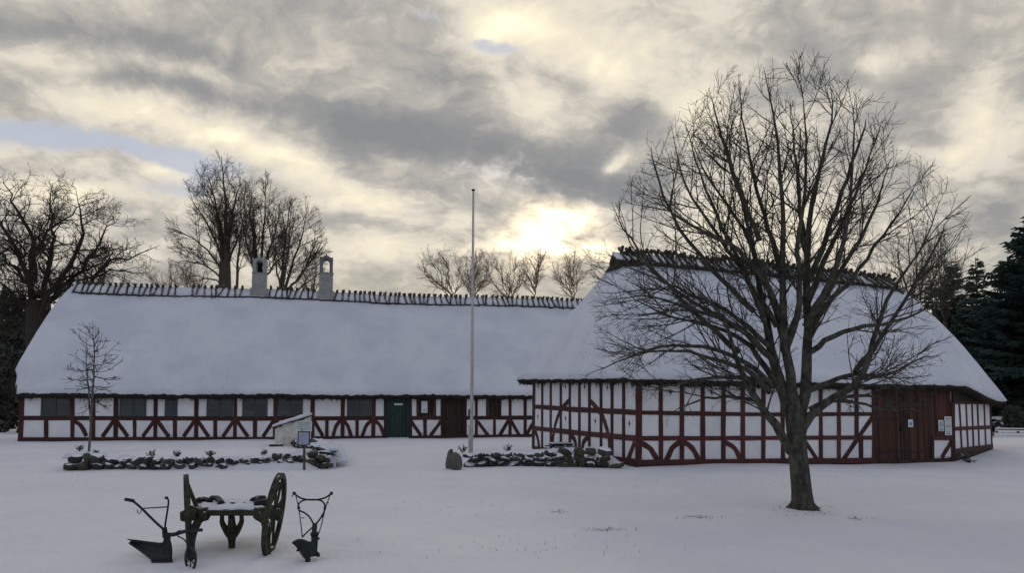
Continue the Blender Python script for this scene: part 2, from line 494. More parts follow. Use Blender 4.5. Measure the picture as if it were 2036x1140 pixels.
# ------------------------------------------------------------------ wall plane
class Wall:
    def __init__(s, A, B):
        s.A = np.array(A, float); s.B = np.array(B, float)
        d = s.B - s.A; s.len = np.linalg.norm(d); s.u = d / s.len
        s.n = np.array([s.u[1], -s.u[0]])     # outward, towards the camera
    def sz(s, px, py):
        r = ray(px, py)
        # r*t . n = A . n
        t = s.A.dot(s.n) / (r[:2].dot(s.n))
        p = r * t
        return np.array([(p[:2] - s.A).dot(s.u), p[2] + EYE])
    def w(s, sz, o=0.0):
        p = s.A + s.u * sz[0] + s.n * o
        return np.array([p[0], p[1], sz[1]])
    def poly(s, pts, o0, o1):
        return MB().prism([s.w(p, o0) for p in pts], [s.w(p, o1) for p in pts])
    def strip(s, line, width, o0, o1, jit=.006, n=None):
        L = np.array(line, float)
        if n: L = spline(L, n) if len(L) > 2 else np.array([L[0] + (L[1] - L[0]) * t for t in np.linspace(0, 1, n)])
        T = np.gradient(L, axis=0); T /= np.linalg.norm(T, axis=1)[:, None]
        Nn = np.stack([-T[:, 1], T[:, 0]], -1)
        w = width / 2 * (1 + RNG.uniform(-.07, .07, len(L)))
        a = L + Nn * w[:, None] + RNG.uniform(-jit, jit, (len(L), 2))
        b = L - Nn * w[:, None] + RNG.uniform(-jit, jit, (len(L), 2))
        m = MB()
        k = len(L)
        vs = [s.w(p, o0) for p in a] + [s.w(p, o1) for p in a] + [s.w(p, o0) for p in b] + [s.w(p, o1) for p in b]
        fs = []
        for i in range(k - 1):
            fs += [(k + i, k + i + 1, 3 * k + i + 1, 3 * k + i), (i, i + 1, k + i + 1, k + i), (2 * k + i, 2 * k + i + 1, 3 * k + i + 1, 3 * k + i),
                   (i, i + 1, 2 * k + i + 1, 2 * k + i)]
        fs += [(0, k, 3 * k, 2 * k), (k - 1, 2 * k - 1, 4 * k - 1, 3 * k - 1)]
        return m.add(vs, fs)

def lin(pts):
    xs = [p[0] for p in pts]; ys = [p[1] for p in pts]
    return lambda x: float(np.interp(x, xs, ys))

def add_panels(W, bounds, ytop, ybot, root, skip=()):
    for a, b in zip(bounds[:-1], bounds[1:]):
        if any(abs((a + b) / 2 - k) < 6 for k in skip): continue
        q = [W.sz(a, ytop(a)), W.sz(b, ytop(b)), W.sz(b, ybot(b)), W.sz(a, ybot(a))]
        o = random.uniform(.004, .012)
        c = W.w(sum(q) / 4, 0)
        W.poly(q, -.03, o).build('infill_panel', M['white'], root, origin=c)

def add_strip(W, name, pxline, width, root, mat, o1, n=5, jit=.006):
    line = [W.sz(*p) for p in pxline]
    c = W.w(sum(line) / len(line), 0)
    return W.strip(line, width, -.03, o1, jit, n).build(name, mat, root, origin=c)

def add_window(W, x0, x1, y0, y1, root, nx=2, ny=3):
    q0, q1 = W.sz(x0, (y0 + y1) / 2), W.sz(x1, (y0 + y1) / 2)
    s0, s1 = q0[0], q1[0]
    z1, z0 = W.sz((x0 + x1) / 2, y0)[1], W.sz((x0 + x1) / 2, y1)[1]
    c = W.w(((s0 + s1) / 2, (z0 + z1) / 2), 0)
    m = MB()
    ax = [np.array([*W.u, 0]), np.array([*W.n, 0]), np.array([0, 0, 1.])]
    t = .055
    def bar(sa, sb, za, zb, o=.022, d=.055):
        m.box(W.w(((sa + sb) / 2, (za + zb) / 2), o), (sb - sa, d, zb - za), ax)
    bar(s0, s1, z1 - t, z1); bar(s0, s1, z0, z0 + t); bar(s0, s0 + t, z0 + t, z1 - t); bar(s1 - t, s1, z0 + t, z1 - t)
    w = (s1 - s0 - 2 * t) / nx; h = (z1 - z0 - 2 * t) / ny
    for i in range(1, nx): bar(s0 + t + w * i - .028, s0 + t + w * i + .028, z0 + t, z1 - t, .02, .048)
    for j in range(1, ny): bar(s0 + t, s1 - t, z0 + t + h * j - .012, z0 + t + h * j + .012, .016, .036)
    fr = m.build('window', M['frame'], root, origin=c)
    for i in range(nx):
        for j in range(ny):
            q = np.array([s0 + t + w * (i + .5), z0 + t + h * (j + .5)])
            pm = MB().box(W.w(q, .006), (w - .03, .006, h - .02), ax)
            pm.build('pane', M['glass'], fr, origin=W.w(q, 0))
    # ledge under the window
    return fr

# ------------------------------------------------------------------ thatched roof
def unit(v): return v / (np.linalg.norm(v) + 1e-9)
def roof_grid(E, T, rows, bulge):
    """E, T: (n,3) eave and top points; returns grid (rows,n,3) and normals"""
    t = np.linspace(0, 1, rows)[:, None, None]
    G = E[None] * (1 - t) + T[None] * t
    return G
def grid_normals(G):
    du = np.gradient(G, axis=1); dv = np.gradient(G, axis=0)
    n = np.cross(du, dv)
    l = np.linalg.norm(n, axis=-1, keepdims=True)
    n = n / np.maximum(l, 1e-6)
    n[n[..., 2] < 0] *= 1
    bad = l[..., 0] < 1e-5
    n[bad] = (0, 0, 1)
    return n
def sheet(G, N_, thick, name, mat, parent, closed, smooth=True):
    r, n = G.shape[:2]
    top = G; bot = G - N_ * thick
    V = np.concatenate([top.reshape(-1, 3), bot.reshape(-1, 3)])
    i = (np.arange(r - 1)[:, None] * n + np.arange(n - (0 if closed else 1))[None]).ravel()
    def nxt(k): return (k // n) * n + (k % n + 1) % n
    Q = [np.stack([i, nxt(i), nxt(i) + n, i + n], -1)]
    o = r * n
    Q.append(np.stack([i + o, i + n + o, nxt(i) + n + o, nxt(i) + o], -1))
    e = np.arange(n - (0 if closed else 1)); en = (e + 1) % n
    Q.append(np.stack([e, e + o, en + o, en], -1))
    e2, en2 = e + (r - 1) * n, en + (r - 1) * n
    Q.append(np.stack([e2, en2, en2 + o, e2 + o], -1))
    if not closed:
        a = np.arange(r - 1) * n
        Q.append(np.stack([a, a + n, a + n + o, a + o], -1))
        b = a + n - 1
        Q.append(np.stack([b, b + o, b + n + o, b + n], -1))
    return put(name, npmesh(name, V, np.concatenate(Q), mat, smooth), parent)

def straws(G, N_, n_eave, n_slope, mat, parent, rows_used=None):
    """straw ends: a fringe hanging from the eave, and stray ends poking through the snow"""
    r_, n = G.shape[:2]
    q = []
    for k in range(n_eave):
        f = random.random() * (n - 1.001); i = int(f); w = f - i
        p = G[0, i] * (1 - w) + G[0, i + 1] * w
        dn = unit(G[0, i] - G[1, i]); t = unit(G[0, i + 1] - G[0, i] + 1e-6)
        nn = N_[0, i]
        p = p - nn * random.uniform(.01, .19)
        L = random.uniform(.02, .11) * (1 if random.random() < .9 else 1.6)
        tip = p + dn * L + np.array([0, 0, -L * .3]) + t * random.uniform(-.03, .03)
        wd = random.uniform(.006, .016)
        b = p - dn * .05
        q.append((b - t * wd, b + t * wd, tip + t * wd * .5, tip - t * wd * .5))
    for k in range(n_slope):
        i = int(random.random() * (n - 2)); j = int(abs(random.gauss(0, .35)) * r_) % (r_ - 2)
        a, b_ = random.random(), random.random()
        p = (G[j, i] * (1 - a) + G[j, i + 1] * a) * (1 - b_) + (G[j + 1, i] * (1 - a) + G[j + 1, i + 1] * a) * b_
        nn = N_[j, i]; t = unit(G[j, i + 1] - G[j, i] + 1e-6); dn = unit(G[j, i] - G[j + 1, i])
        L = random.uniform(.03, .09); wd = random.uniform(.008, .02)
        tip = p + nn * L * .5 + dn * L
        p = p - nn * .01
        q.append((p - t * wd, p + t * wd, tip + t * wd * .4, tip - t * wd * .4))
    V = np.array(q).reshape(-1, 3)
    o = put('straw', npmesh('straw', V, np.arange(len(V)).reshape(-1, 4), mat), parent)
    o['kind'] = 'stuff'
def nz(P, s):
    return mnoise.noise(Vector((float(P[0]) * s, float(P[1]) * s, float(P[2]) * s)))

# a rider: two crossed logs astride the ridge
def rider_meshes(k, mat, L=.88, half=R(47)):
    out = []
    for i in range(k):
        m = MB()
        for sgn in (-1, 1):
            top = np.array([.02 * sgn, -sgn * .15, .16 + random.uniform(-.03, .06)])
            dirn = np.array([random.uniform(-.05, .05), sgn * math.sin(half), -math.cos(half)])
            pts = [top, top + dirn * .25, top + dirn * (.6 * L), top + dirn * (L + random.uniform(-.03, .08))]
            pts[2][0] += random.uniform(-.015, .015)
            m.tube(pts, [.062 + random.uniform(-.006, .012), .058, .046, .050], 6)
        ob = m.build('ridge_rider_proto', mat)
        out.append(ob.data)
        bpy.data.objects.remove(ob)
    return out

def ridge_riders(ridge_fn, s0, s1, step, root, meshes, rotz, skip=(), jit=1.0):
    s = s0
    while s < s1:
        if not any(a < s < b for a, b in skip):
            p = ridge_fn(s)
            put('ridge_rider', random.choice(meshes), root, p + np.array([0, 0, random.uniform(-.015, .015) * jit]),
                (random.uniform(-.06, .06), random.uniform(-.14, .14) * jit, rotz + random.uniform(-.2, .2) * jit))
        s += step * random.uniform(.78, 1.22)

# ------------------------------------------------------------------ long farmhouse
def build_house():
    A = at(41, 876, 33.6)[:2]
    ang = R(13.2)
    u = np.array([math.cos(ang), math.sin(ang)])
    B = A + u * 30.0
    W = Wall(A, B)
    inn = -W.n
    depth = 8.0
    root = thing('farmhouse', 'long whitewashed half-timbered farmhouse with snow-covered thatched roof and two chimneys', 'house', (A[0], A[1], gz(A[0], A[1])))
    zt = 2.62
    z0 = -.3
    # core walls
    c = [A, B, B + inn * depth, A + inn * depth]
    MB().prism([(p[0] - 0, p[1], z0) for p in [A + inn * .02, B + inn * .02, c[2], c[3]]], [(p[0], p[1], zt) for p in [A + inn * .02, B + inn * .02, c[2], c[3]]]).build('wall', M['white'], root)
    yt = lin([(40, 786), (1060, 788)])
    ym = lin([(40, 832), (500, 833), (1065, 831)])
    yb = lin([(40, 871), (550, 871), (1065, 866)])
    ybb = lin([(40, 880), (550, 878), (950, 874), (1065, 870)])
    top_b = [42, 82, 145, 186, 231, 236, 291, 310, 328, 353, 391, 411, 468, 482, 532, 548, 552, 602, 622, 682, 690, 743, 768, 814, 832, 863, 878, 881, 922, 947, 970, 993, 1014, 1044, 1063]
    wins = [(82, 140, 2, 3), (238, 291, 2, 3), (328, 353, 1, 3), (411, 463, 2, 3), (482, 532, 2, 3), (552, 602, 2, 3), (690, 740, 2, 3)]
    skip = [113, 263, 340, 437, 507, 577, 715, 791, 848, 901, 981]
    # upper panels: everything between the posts that is not a window or a door
    cells = [(42, 82), (145, 186), (186, 231), (291, 310), (310, 328), (353, 391), (391, 411), (472, 482), (532, 548), (602, 622), (622, 682), (682, 690),
             (743, 768), (814, 832), (863, 879), (922, 947), (947, 970), (993, 1014), (1014, 1044), (1044, 1063), (1063, 1100), (1100, 1140)]
    for a, b in cells: add_panels(W, [a, b], yt, ym, root)
    low = [42, 92, 142, 186, 228, 268, 309, 348, 389, 428, 468, 507, 547, 585, 622, 650, 680, 710, 742, 767]
    add_panels(W, low, ym, yb, root)
    add_panels(W, [814, 845, 879], ym, yb, root)
    add_panels(W, [922, 947, 983, 1013, 1043, 1063, 1100, 1140], ym, yb, root)
    PW = .185
    def post(x, y0, y1, w=PW, mat=None, xb=None):
        add_strip(W, 'post', [(x, y0), (x if xb is None else xb, y1)], w * random.uniform(.85, 1.1), root, mat or M['timber_house'], .036, 4)
    for x in (44, 145, 186, 231, 310, 391, 468, 548, 622, 682, 743):
        post(x, yt(x) - 1, yb(x), xb=x - (3 if x < 60 else 1))
    for x in (766, 816, 879, 925, 947, 1014, 1044, 1064): post(x, yt(x) - 1, yb(x), .15, M['timber_dark'])
    for x in (92, 268, 348, 428, 507, 585, 650, 710, 845, 983): post(x, ym(x), yb(x), .17)
    for x in (830, 865, 968, 995): post(x, yt(x) - 1, ym(x), .10, M['timber_dark'])
    # rails
    for a, b, nm in ((38, 768, 12), (814, 880, 4), (922, 1140, 5)):
        add_strip(W, 'rail', [(x, ym(x)) for x in np.linspace(a, b, nm)], .20, root, M['timber_house'], .031, nm)
        add_strip(W, 'top_plate', [(x, yt(x) + .5) for x in np.linspace(a, b, nm)], .13, root, M['timber_house'], .032, nm)
    for a, b, nm in ((36, 768, 12), (814, 1140, 7)):
        add_strip(W, 'sill_beam', [(x, (yb(x) + ybb(x)) / 2 - 1) for x in np.linspace(a, b, nm)], .20, root, M['timber_dark'], .050, nm)
    gpts = [W.sz(x, 874) for x in (36, 1140)]
    W.poly([(gpts[0][0], -.3), (gpts[1][0], -.3), (gpts[1][0], W.sz(1140, 869)[1]), (gpts[0][0], W.sz(36, 877)[1])], -.3, .04).build('plinth', M['plinth'], root)
    def brace(p, w=.17, n=4):
        add_strip(W, 'brace', p, w, root, M['timber_house'], .027, n)
    for ax_, h in ((229, 25), (310, 26), (390, 25), (468, 25), (547, 24), (1013, 21)):
        brace([(ax_ - 2, 836), (ax_ - h, 869)]); brace([(ax_ + 2, 836), (ax_ + h, 869)])
    brace([(624, 836), (642, 868)])
    for ax_, h in ((680, 18), (742, 22)):
        brace([(ax_ - 2, 836), (ax_ - h * .62, 847), (ax_ - h, 868)], n=8); brace([(ax_ + 2, 836), (ax_ + h * .62, 847), (ax_ + h, 868)], n=8)
    brace([(147, 838), (161, 847), (172, 868)], n=8)
    brace([(817, 838), (837, 867)]); brace([(877, 838), (856, 867)]); brace([(949, 838), (970, 866)]); brace([(1062, 838), (1046, 866)])
    for x0, x1, a, b in wins: add_window(W, x0, x1, yt(x0) + 5, ym(x0) - 4, root, a, b)
    ax = [np.array([*W.u, 0]), np.array([*W.n, 0]), np.array([0, 0, 1.])]
    # green door with its frame, planks, name plate and step
    def planked(name, x0, x1, y0, y1, nplank, mat, fmat, fw=.09, o=.02):
        s0, z1 = W.sz(x0, y0); s1, zz0 = W.sz(x1, y1)
        m = MB()
        m.box(W.w((s0 + fw / 2, (z1 + zz0) / 2), o), (fw, .10, z1 - zz0), ax)
        m.box(W.w((s1 - fw / 2, (z1 + zz0) / 2), o), (fw, .10, z1 - zz0), ax)
        m.box(W.w(((s0 + s1) / 2, z1 - fw / 2), o), (s1 - s0 - 2 * fw, .10, fw), ax)
        d = m.build(name, fmat, root, origin=W.w(((s0 + s1) / 2, (z1 + zz0) / 2), 0))
        wd = (s1 - s0 - 2 * fw) / nplank
        for i in range(nplank):
            cc = W.w((s0 + fw + wd * (i + .5), (z1 - fw + zz0) / 2), .008 + random.uniform(0, .006))
            MB().box(cc, (wd - .012, .03, z1 - fw - zz0), ax).build('plank', mat, d, origin=cc)
        return d, (s0, s1, zz0, z1)
    d, (s0, s1, za, zb) = planked('door', 768, 814, yt(790), 871, 6, M['green'], M['green'], .16)
    cc = W.w(((s0 + s1) / 2 + .02, zb - .42), .045)
    MB().box(cc, (.42, .02, .09), ax).build('name_plate', M['paper'], d, origin=cc)
    cc = W.w((s1 - .3, (za + zb) / 2 - .1), .05)
    MB().box(cc, (.04, .06, .14), ax).build('handle', M['iron'], d, origin=cc)
    cc = W.w(((s0 + s1) / 2, za - .03), .28)
    MB().box(cc, (1.0, .5, .10), ax).build('doorstep', M['snow'], root, origin=cc, bevel=.02)
    d, (s0, s1, za, zb) = planked('door', 881, 923, yt(900), 868, 7, M['brownd'], M['brownd'], .07)
    cc = W.w((s0 + .2, (za + zb) / 2 - .1), .04)
    MB().box(cc, (.04, .05, .16), ax).build('handle', M['iron'], d, origin=cc)
    planked('shutter', 833, 862, yt(848) + 1, ym(848) - 2, 4, M['brownd'], M['timber_dark'], .06)
    planked('shutter', 971, 993, yt(981) + 1, ym(981) - 2, 4, M['brownd'], M['brownd'], .05)
    sN, zN = W.sz(843.5, 810)
    cc = W.w((sN, zN), .085)
    nt = MB().box(cc, (.30, .012, .58), ax).build('notice', M['paper'], None, origin=cc)
    tag(nt, 'white paper notice on the small dark shutter between green and brown doors', 'notice')
    pr = MB()
    for i in range(4): pr.box(W.w((sN, zN - .12 - i * .035), .093), (.22, .003, .014), ax)
    pr.build('print', M['ink'], nt, origin=cc)

    # ---- roof
    over = .50
    half = depth / 2
    Wr = Wall(A + inn * half, B + inn * half)        # vertical plane under the ridge
    We = Wall(A - inn * over, B - inn * over)        # vertical plane at the eave
    rl, rr = Wr.sz(152, 572), Wr.sz(1140, 606)
    el, er = We.sz(60, 786), We.sz(1050, 789)
    def zr(s): return rl[1] + (rr[1] - rl[1]) * (s - rl[0]) / (rr[0] - rl[0]) - .05 * math.sin(s * .45)
    def ze(s): return el[1] + (er[1] - el[1]) * (s - el[0]) / (er[0] - el[0]) + .015 * math.sin(s * .8)
    # left verge, from the photograph, on the slope
    def on_slope(px, py):
        # slope plane by three points
        P0 = np.array([*(A - inn * over), ze(0)]); P1 = np.array([*(B - inn * over), ze(30)]); P2 = np.array([*(A + inn * half), zr(0)])
        n = np.cross(P1 - P0, P2 - P0)
        r = ray(px, py); C = np.array([0, 0, EYE])
        t = (P0 - C).dot(n) / r.dot(n)
        p = C + r * t
        s = (p[:2] - A).dot(u); o = (p[:2] - A).dot(inn)
        return s, (o + over) / (half + over)
    vg = [on_slope(*p) for p in ((30, 784), (33, 735), (62, 688), (96, 632), (126, 590), (148, 566))]
    vt = np.array([max(0, v_[1]) for v_ in vg]); vs_ = np.array([v_[0] for v_ in vg])
    sL = lambda t: float(np.interp(t, vt, vs_))
    rows = 16
    n = 300
    ts = np.linspace(0, 1, rows)
    def side(sign):
        G = np.zeros((rows, n, 3))
        for i, t in enumerate(ts):
            a = sL(t)
            ss = np.linspace(a, 30.4, n)
            o = -over + (half + over) * t
            if sign < 0: o = depth - o
            P = A[None] + u[None] * ss[:, None] + inn[None] * o
            zz = np.array([ze(s) * (1 - t) + zr(s) * t for s in ss]) + .10 * math.sin(math.pi * t)
            G[i, :, :2] = P; G[i, :, 2] = zz
        return G
    F_ = side(1); Bk = side(-1)
    # left hip closes the two slopes
    m = 20
    Lh = np.zeros((rows, m, 3))
    for i in range(rows):
        for j in range(m): Lh[i, j] = Bk[i, 0] + (F_[i, 0] - Bk[i, 0]) * j / (m - 1)
    full = np.concatenate([Bk[:, ::-1], Lh[:, 1:-1], F_], axis=1)
    Nn = grid_normals(full)
    Nn[Nn[..., 2] < 0] *= -1
    Gt = full.copy()
    # ragged eave
    for k in range(full.shape[1]):
        j1 = .05 * nz(full[0, k], 5) + .05 * random.uniform(-1, 1) * random.random()
        Gt[0, k, 2] += j1 - .02
        Gt[0, k, :2] += W.n * (.04 * random.uniform(-1, 1))
    th = sheet(Gt, Nn, .20, 'roof', M['thatch'], root, False)
    Gs = full + Nn * .055
    for i in range(rows):
        for k in range(full.shape[1]):
            p = full[i, k]
            Gs[i, k] += Nn[i, k] * (.030 * nz(p, .7) + .014 * nz(p, 2.5))
    for k in range(full.shape[1]):
        Gs[0, k] += (Gs[1, k] - Gs[0, k]) * (.11 + .12 * nz(full[0, k], 4.0) + random.uniform(-.03, .07))
    sheet(Gs, Nn, .05, 'roof_snow', M['snow'], th, False)
    straws(Gt, Nn, 5200, 60, M['thatch'], th)
    straws(Gs, Nn, 10, 420, M['thatch'], th)
    # straw cap along the ridge under the riders
    sl_n = np.array([*(W.n * 1.0), 0])
    slope = math.atan2(zr(10) - ze(10), half + over)
    def ridge(s): 
        p = A + u * s + inn * half
        return np.array([p[0], p[1], zr(s)])
    s0r, s1r = rl[0] - .1, 30.0
    ss = np.arange(s0r, s1r, .09)
    rowsC = []
    L = .62
    for v in (-1, -.6, -.25, 0, .25, .6, 1):
        line = []
        for s in ss:
            g = L * (abs(v)) * (1 + (.09 * nz((s, v, 0), 3) + random.uniform(-.04, .04) if abs(v) == 1 else 0))
            p = ridge(s)
            up = .20 + .03 * nz((s, v * 2, 3), 1.2)
            q = p + np.array([*(W.n * (-np.sign(v)) * g * math.cos(slope)), -g * math.sin(slope) + up * (1.0 if abs(v) < 1 else .82)])
            line.append(q)
        rowsC.append(line)
    C = np.array(rowsC)
    NC = grid_normals(C); NC[NC[..., 2] < 0] *= -1
    cap = sheet(C, NC, .20, 'ridge_cap', M['thatch'], root, False)
    C2 = C + NC * .02
    C2[0] = C[0] * .72 + C[1] * .28 + NC[0] * .02; C2[-1] = C[-1] * .72 + C[-2] * .28 + NC[-1] * .02
    sheet(C2, NC, .03, 'cap_snow', M['snow'], cap, False)
    # chimneys
    chx = []
    for px, peek in ((516, 508), (648, 505)):
        sC = Wr.sz(px, 575)[0]
        chx.append(sC)
        zbase = zr(sC) - .2
        hw = .36
        zshaft = Wr.sz(px, 546)[1]; ztop = Wr.sz(px, peek + 10)[1]; zspike = Wr.sz(px, peek)[1]
        def blk(mb, s_c, o_c, sw, ow, za_, zb_):
            p = A + u * (sC + s_c) + inn * (half + o_c)
            mb.box((p[0], p[1], (za_ + zb_) / 2), (sw, ow, zb_ - za_), ax)
        m_ = MB()
        blk(m_, 0, 0, 2 * hw, 2 * hw, zbase, zshaft)
        blk(m_, 0, 0, 2 * hw + .14, 2 * hw + .14, zbase, zbase + .42)
        blk(m_, 0, 0, 2 * hw + .06, 2 * hw + .06, zshaft, zshaft + .05)
        p = A + u * sC + inn * half
        ch = m_.build('chimney', M['masonry'], root, origin=(p[0], p[1], zbase), bevel=.03)
        for a in (-1, 1):
            for b in (-1, 1):
                pier = MB()
                blk(pier, a * (hw - .10), b * (hw - .10), .17, .17, zshaft + .05, ztop - .12)
                pier.build('hood_pier', M['masonry_dark'] if px > 600 else M['masonry'], ch)
        hood = MB()
        # pointed arch slabs on both faces, joined by a small pitched top
        for b in (-1, 1):
            arch = []
            for t in np.linspace(0, 1, 7):
                arch.append((-(hw - .18) * math.cos(t * math.pi), (ztop - .30) + .26 * math.sin(t * math.pi) ** .8))
            outer = [(hw - .01, ztop - .30), (hw - .01, ztop + .02), (hw - .14, ztop + .02), (0, zspike - .12), (-hw + .14, ztop + .02), (-hw + .01, ztop + .02), (-hw + .01, ztop - .30)]
            outline = arch + outer
            f0 = [(*(A + u * (sC + q[0]) + inn * (half + b * (hw - .02))), q[1]) for q in outline]
            f1 = [(*(A + u * (sC + q[0]) + inn * (half + b * (hw - .20))), q[1]) for q in outline]
            hood.prism(f0, f1)
        blk(hood, hw - .10, 0, .17, 2 * hw - .4, ztop - .14, ztop + .02); blk(hood, -hw + .10, 0, .17, 2 * hw - .4, ztop - .14, ztop + .02)
        hood.tube([(p[0], p[1], zspike - .25), (p[0], p[1], zspike + .02)], [.06, .02], 6)
        hood.build('chimney_hood', M['masonry_dark'] if px > 600 else M['masonry'], ch)
        fl = MB()
        if px < 600:   # solid black block standing for the dark of the first hood's opening
            blk(fl, 0, 0, .24, .24, zshaft + .05, ztop - .15)
            fl.build('dark_fill', M['black'], ch)
    meshes = rider_meshes(8, M['rider'])
    def rr_(s): return ridge(s) + np.array([0, 0, .16])
    sn = Wr.sz(366, 580)[0]
    skips = [(c_ - .52, c_ + .52) for c_ in chx] + [(sn - .28, sn + .28)]
    ridge_riders(rr_, s0r + .15, 29.8, .285, root, meshes, ang, skips)
    return W

# ------------------------------------------------------------------ barn
def build_barn():
    A = np.array(at(1268, 925, 21.4)[:2])
    ang = R(16)
    u = np.array([math.cos(ang), math.sin(ang)])
    r = ray(1893, 860)
    k = r[0] / r[1]
    s = (k * A[1] - A[0]) / (u[0] - k * u[1])
    B = A + u * s
    F = np.array(at(1062, 890, 28.3)[:2])
    C = np.array(at(1970, 880, 26.9)[:2])
    E = B + (F - A) * .98
    D = (C + E) / 2 + np.array([2.2, 1.6])
    root = thing('barn', 'half-timbered red and white barn with snowy hipped thatched roof, behind the big bare tree', 'barn', (A[0], A[1], gz(*A)))
    loop = [A, B, C, D, E, F]
    cen = sum(loop) / 6
    lp = [p + (cen - p) / np.linalg.norm(cen - p) * .03 for p in loop]
    zt = 2.5
    tops = {0: 2.62, 1: 2.55, 2: 2.15, 3: 2.15, 4: 2.6, 5: 2.9}
    MB().prism([(p[0], p[1], -.4) for p in lp], [(p[0], p[1], tops[i]) for i, p in enumerate(lp)]).build('wall', M['white'], root)
    G = Wall(F, A)        # left end
    W = Wall(A, B)        # front
    H = Wall(B, C)        # angled right end
    # --- left end
    r1 = lin([(1062, 809), (1134, 814.5), (1218, 818.5), (1268, 821)])
    r2 = lin([(1062, 852), (1134, 860), (1218, 868), (1268, 873)])
    sl = lin([(1062, 893), (1134, 905), (1218, 914), (1268, 921)])
    tp = lin([(1062, 755), (1268, 755)])
    gx = [1063, 1079, 1096, 1116, 1134, 1153, 1173, 1196, 1218, 1241, 1266]
    for a, b in ((tp, r1), (r1, r2), (r2, sl)): add_panels(G, gx, a, b, root)
    for i, x in enumerate(gx[:-1]):
        add_strip(G, 'post', [(x, tp(x)), (x - (2 if i == 0 else 0), sl(x))], .145 if i else .22, root, M['timber'] if i % 3 else M['timber_dark'], .034, 5)
    for f, nm, w in ((r1, 'rail', .165), (r2, 'rail', .165), (sl, 'sill_beam', .20)):
        add_strip(G, nm, [(x, f(x)) for x in np.linspace(1062, 1266, 8)], w, root, M['timber'], .030 if nm == 'rail' else .045, 8)
    def br(Wl, p, w=.17, n=10): add_strip(Wl, 'brace', p, w, root, M['timber'], .026, n)
    br(G, [(1133, 797), (1117, 814), (1107, 838), (1101, 865), (1099, 890)]); br(G, [(1173, 797), (1194, 820), (1206, 848), (1212, 875), (1214, 908)])
    br(G, [(1135, 866), (1144, 877), (1147, 903)]); br(G, [(1172, 869), (1161, 880), (1158, 906)])
    br(G, [(1064, 855), (1070, 873), (1073, 893)]); br(G, [(1263, 880), (1249, 917)], n=4)
    # --- front
    f1 = lin([(1268, 821), (1500, 825), (1736, 824)])
    f2 = lin([(1268, 872.5), (1736, 871)])
    fs = lin([(1268, 920), (1736, 916)])
    ft = lin([(1268, 757), (1736, 766)])
    fx = [1270, 1313, 1355, 1396, 1438, 1476, 1517, 1555, 1593, 1631, 1667, 1702, 1736]
    lowx = fx[:-2] + [1711, 1736]
    add_panels(W, fx, ft, f1, root); add_panels(W, fx, f1, f2, root); add_panels(W, lowx, f2, fs, root)
    for i, x in enumerate(fx):
        if x == 1702:
            add_strip(W, 'post', [(x, ft(x)), (x, f2(x))], .135, root, M['timber'], .036, 5); continue
        add_strip(W, 'post', [(x, ft(x)), (x + random.uniform(-1, 1), fs(x))], (.13 if i else .18) * random.uniform(.82, 1.1), root, M['timber'], .036 if i else .05, 6)
    add_strip(W, 'post', [(1711, f2(1711)), (1711, fs(1711))], .14, root, M['timber'], .036, 4)
    for f, nm, w in ((f1, 'rail', .115), (f2, 'rail', .13)):
        add_strip(W, nm, [(x, f(x)) for x in np.linspace(1272, 1738, 14)], w, root, M['timber'], .031, 14)
    add_strip(W, 'sill_beam', [(x, fs(x)) for x in np.linspace(1266, 1738, 14)], .15, root, M['timber'], .055, 14)
    br(W, [(1272, 880), (1292, 893), (1308, 918)], .15); br(W, [(1352, 879), (1336, 892), (1324, 918)], .15); br(W, [(1358, 879), (1376, 892), (1390, 918)], .15)
    br(W, [(1440, 880), (1460, 892), (1472, 918)], .14); br(W, [(1600, 878), (1624, 915)], .12, 4); br(W, [(1735, 829), (1705, 872), (1676, 915)], .14, 6)
    # --- big boarded doors and dark boarding up to the corner
    ax = [np.array([*W.u, 0]), np.array([*W.n, 0]), np.array([0, 0, 1.])]
    def boards(name, x0, x1, yt0, yb0, n, mat, rootp, o=.012, gap=.010):
        s0 = W.sz(x0, 850)[0]; s1 = W.sz(x1, 850)[0]
        z1 = W.sz((x0 + x1) / 2, yt0)[1]; z0 = W.sz((x0 + x1) / 2, yb0)[1]
        wd = (s1 - s0) / n
        mid = W.w(((s0 + s1) / 2, (z0 + z1) / 2), 0)
        d = MB().box(W.w(((s0 + s1) / 2, (z0 + z1) / 2), o - .03), (s1 - s0, .02, z1 - z0), ax).build(name, M['black'], rootp, origin=mid)
        for i in range(n):
            cc = W.w((s0 + wd * (i + .5), (z0 + z1) / 2), o + random.uniform(-.006, .006))
            MB().box(cc, (wd - gap, .028, z1 - z0), ax).build('plank', mat if random.random() > .12 else M['brownd'], d, origin=cc)
        return d, (s0, s1, z0, z1)
    d1, b1 = boards('door', 1741, 1788, 766, 921, 9, M['brown'], root)
    d2, b2 = boards('door', 1789, 1834, 766, 921, 9, M['brown'], root)
    boards('boarding', 1835, 1852, 766, 920, 4, M['brown'], root, .006)
    boards('boarding', 1852, 1892, 768, 872, 8, M['brown'], root, .006)
    for (s0, s1, z0, z1), d in ((b1, d1), (b2, d2)):
        for zz in (.35, 1.35):
            cc = W.w(((s0 + s1) / 2, z0 + zz), .034)
            MB().box(cc, (s1 - s0 - .1, .02, .035), ax).build('hinge_strap', M['iron'], d, origin=cc)
    cc = W.w((b1[1] + .03, b1[2] + 1.05), .05)
    MB().box(cc, (.05, .06, .14), ax).build('handle', M['iron'], d2, origin=cc)
    for x in (1740, 1853): add_strip(W, 'post', [(x, 766 if x < 1800 else 872), (x, 916)], .11, root, M['timber_dark'], .04, 4)
    add_strip(W, 'post', [(1893, 800), (1894, 916)], .14, root, M['timber_dark'], .045, 4)
    q = [W.sz(1854, 873), W.sz(1893, 873), W.sz(1893, 909), W.sz(1854, 909)]
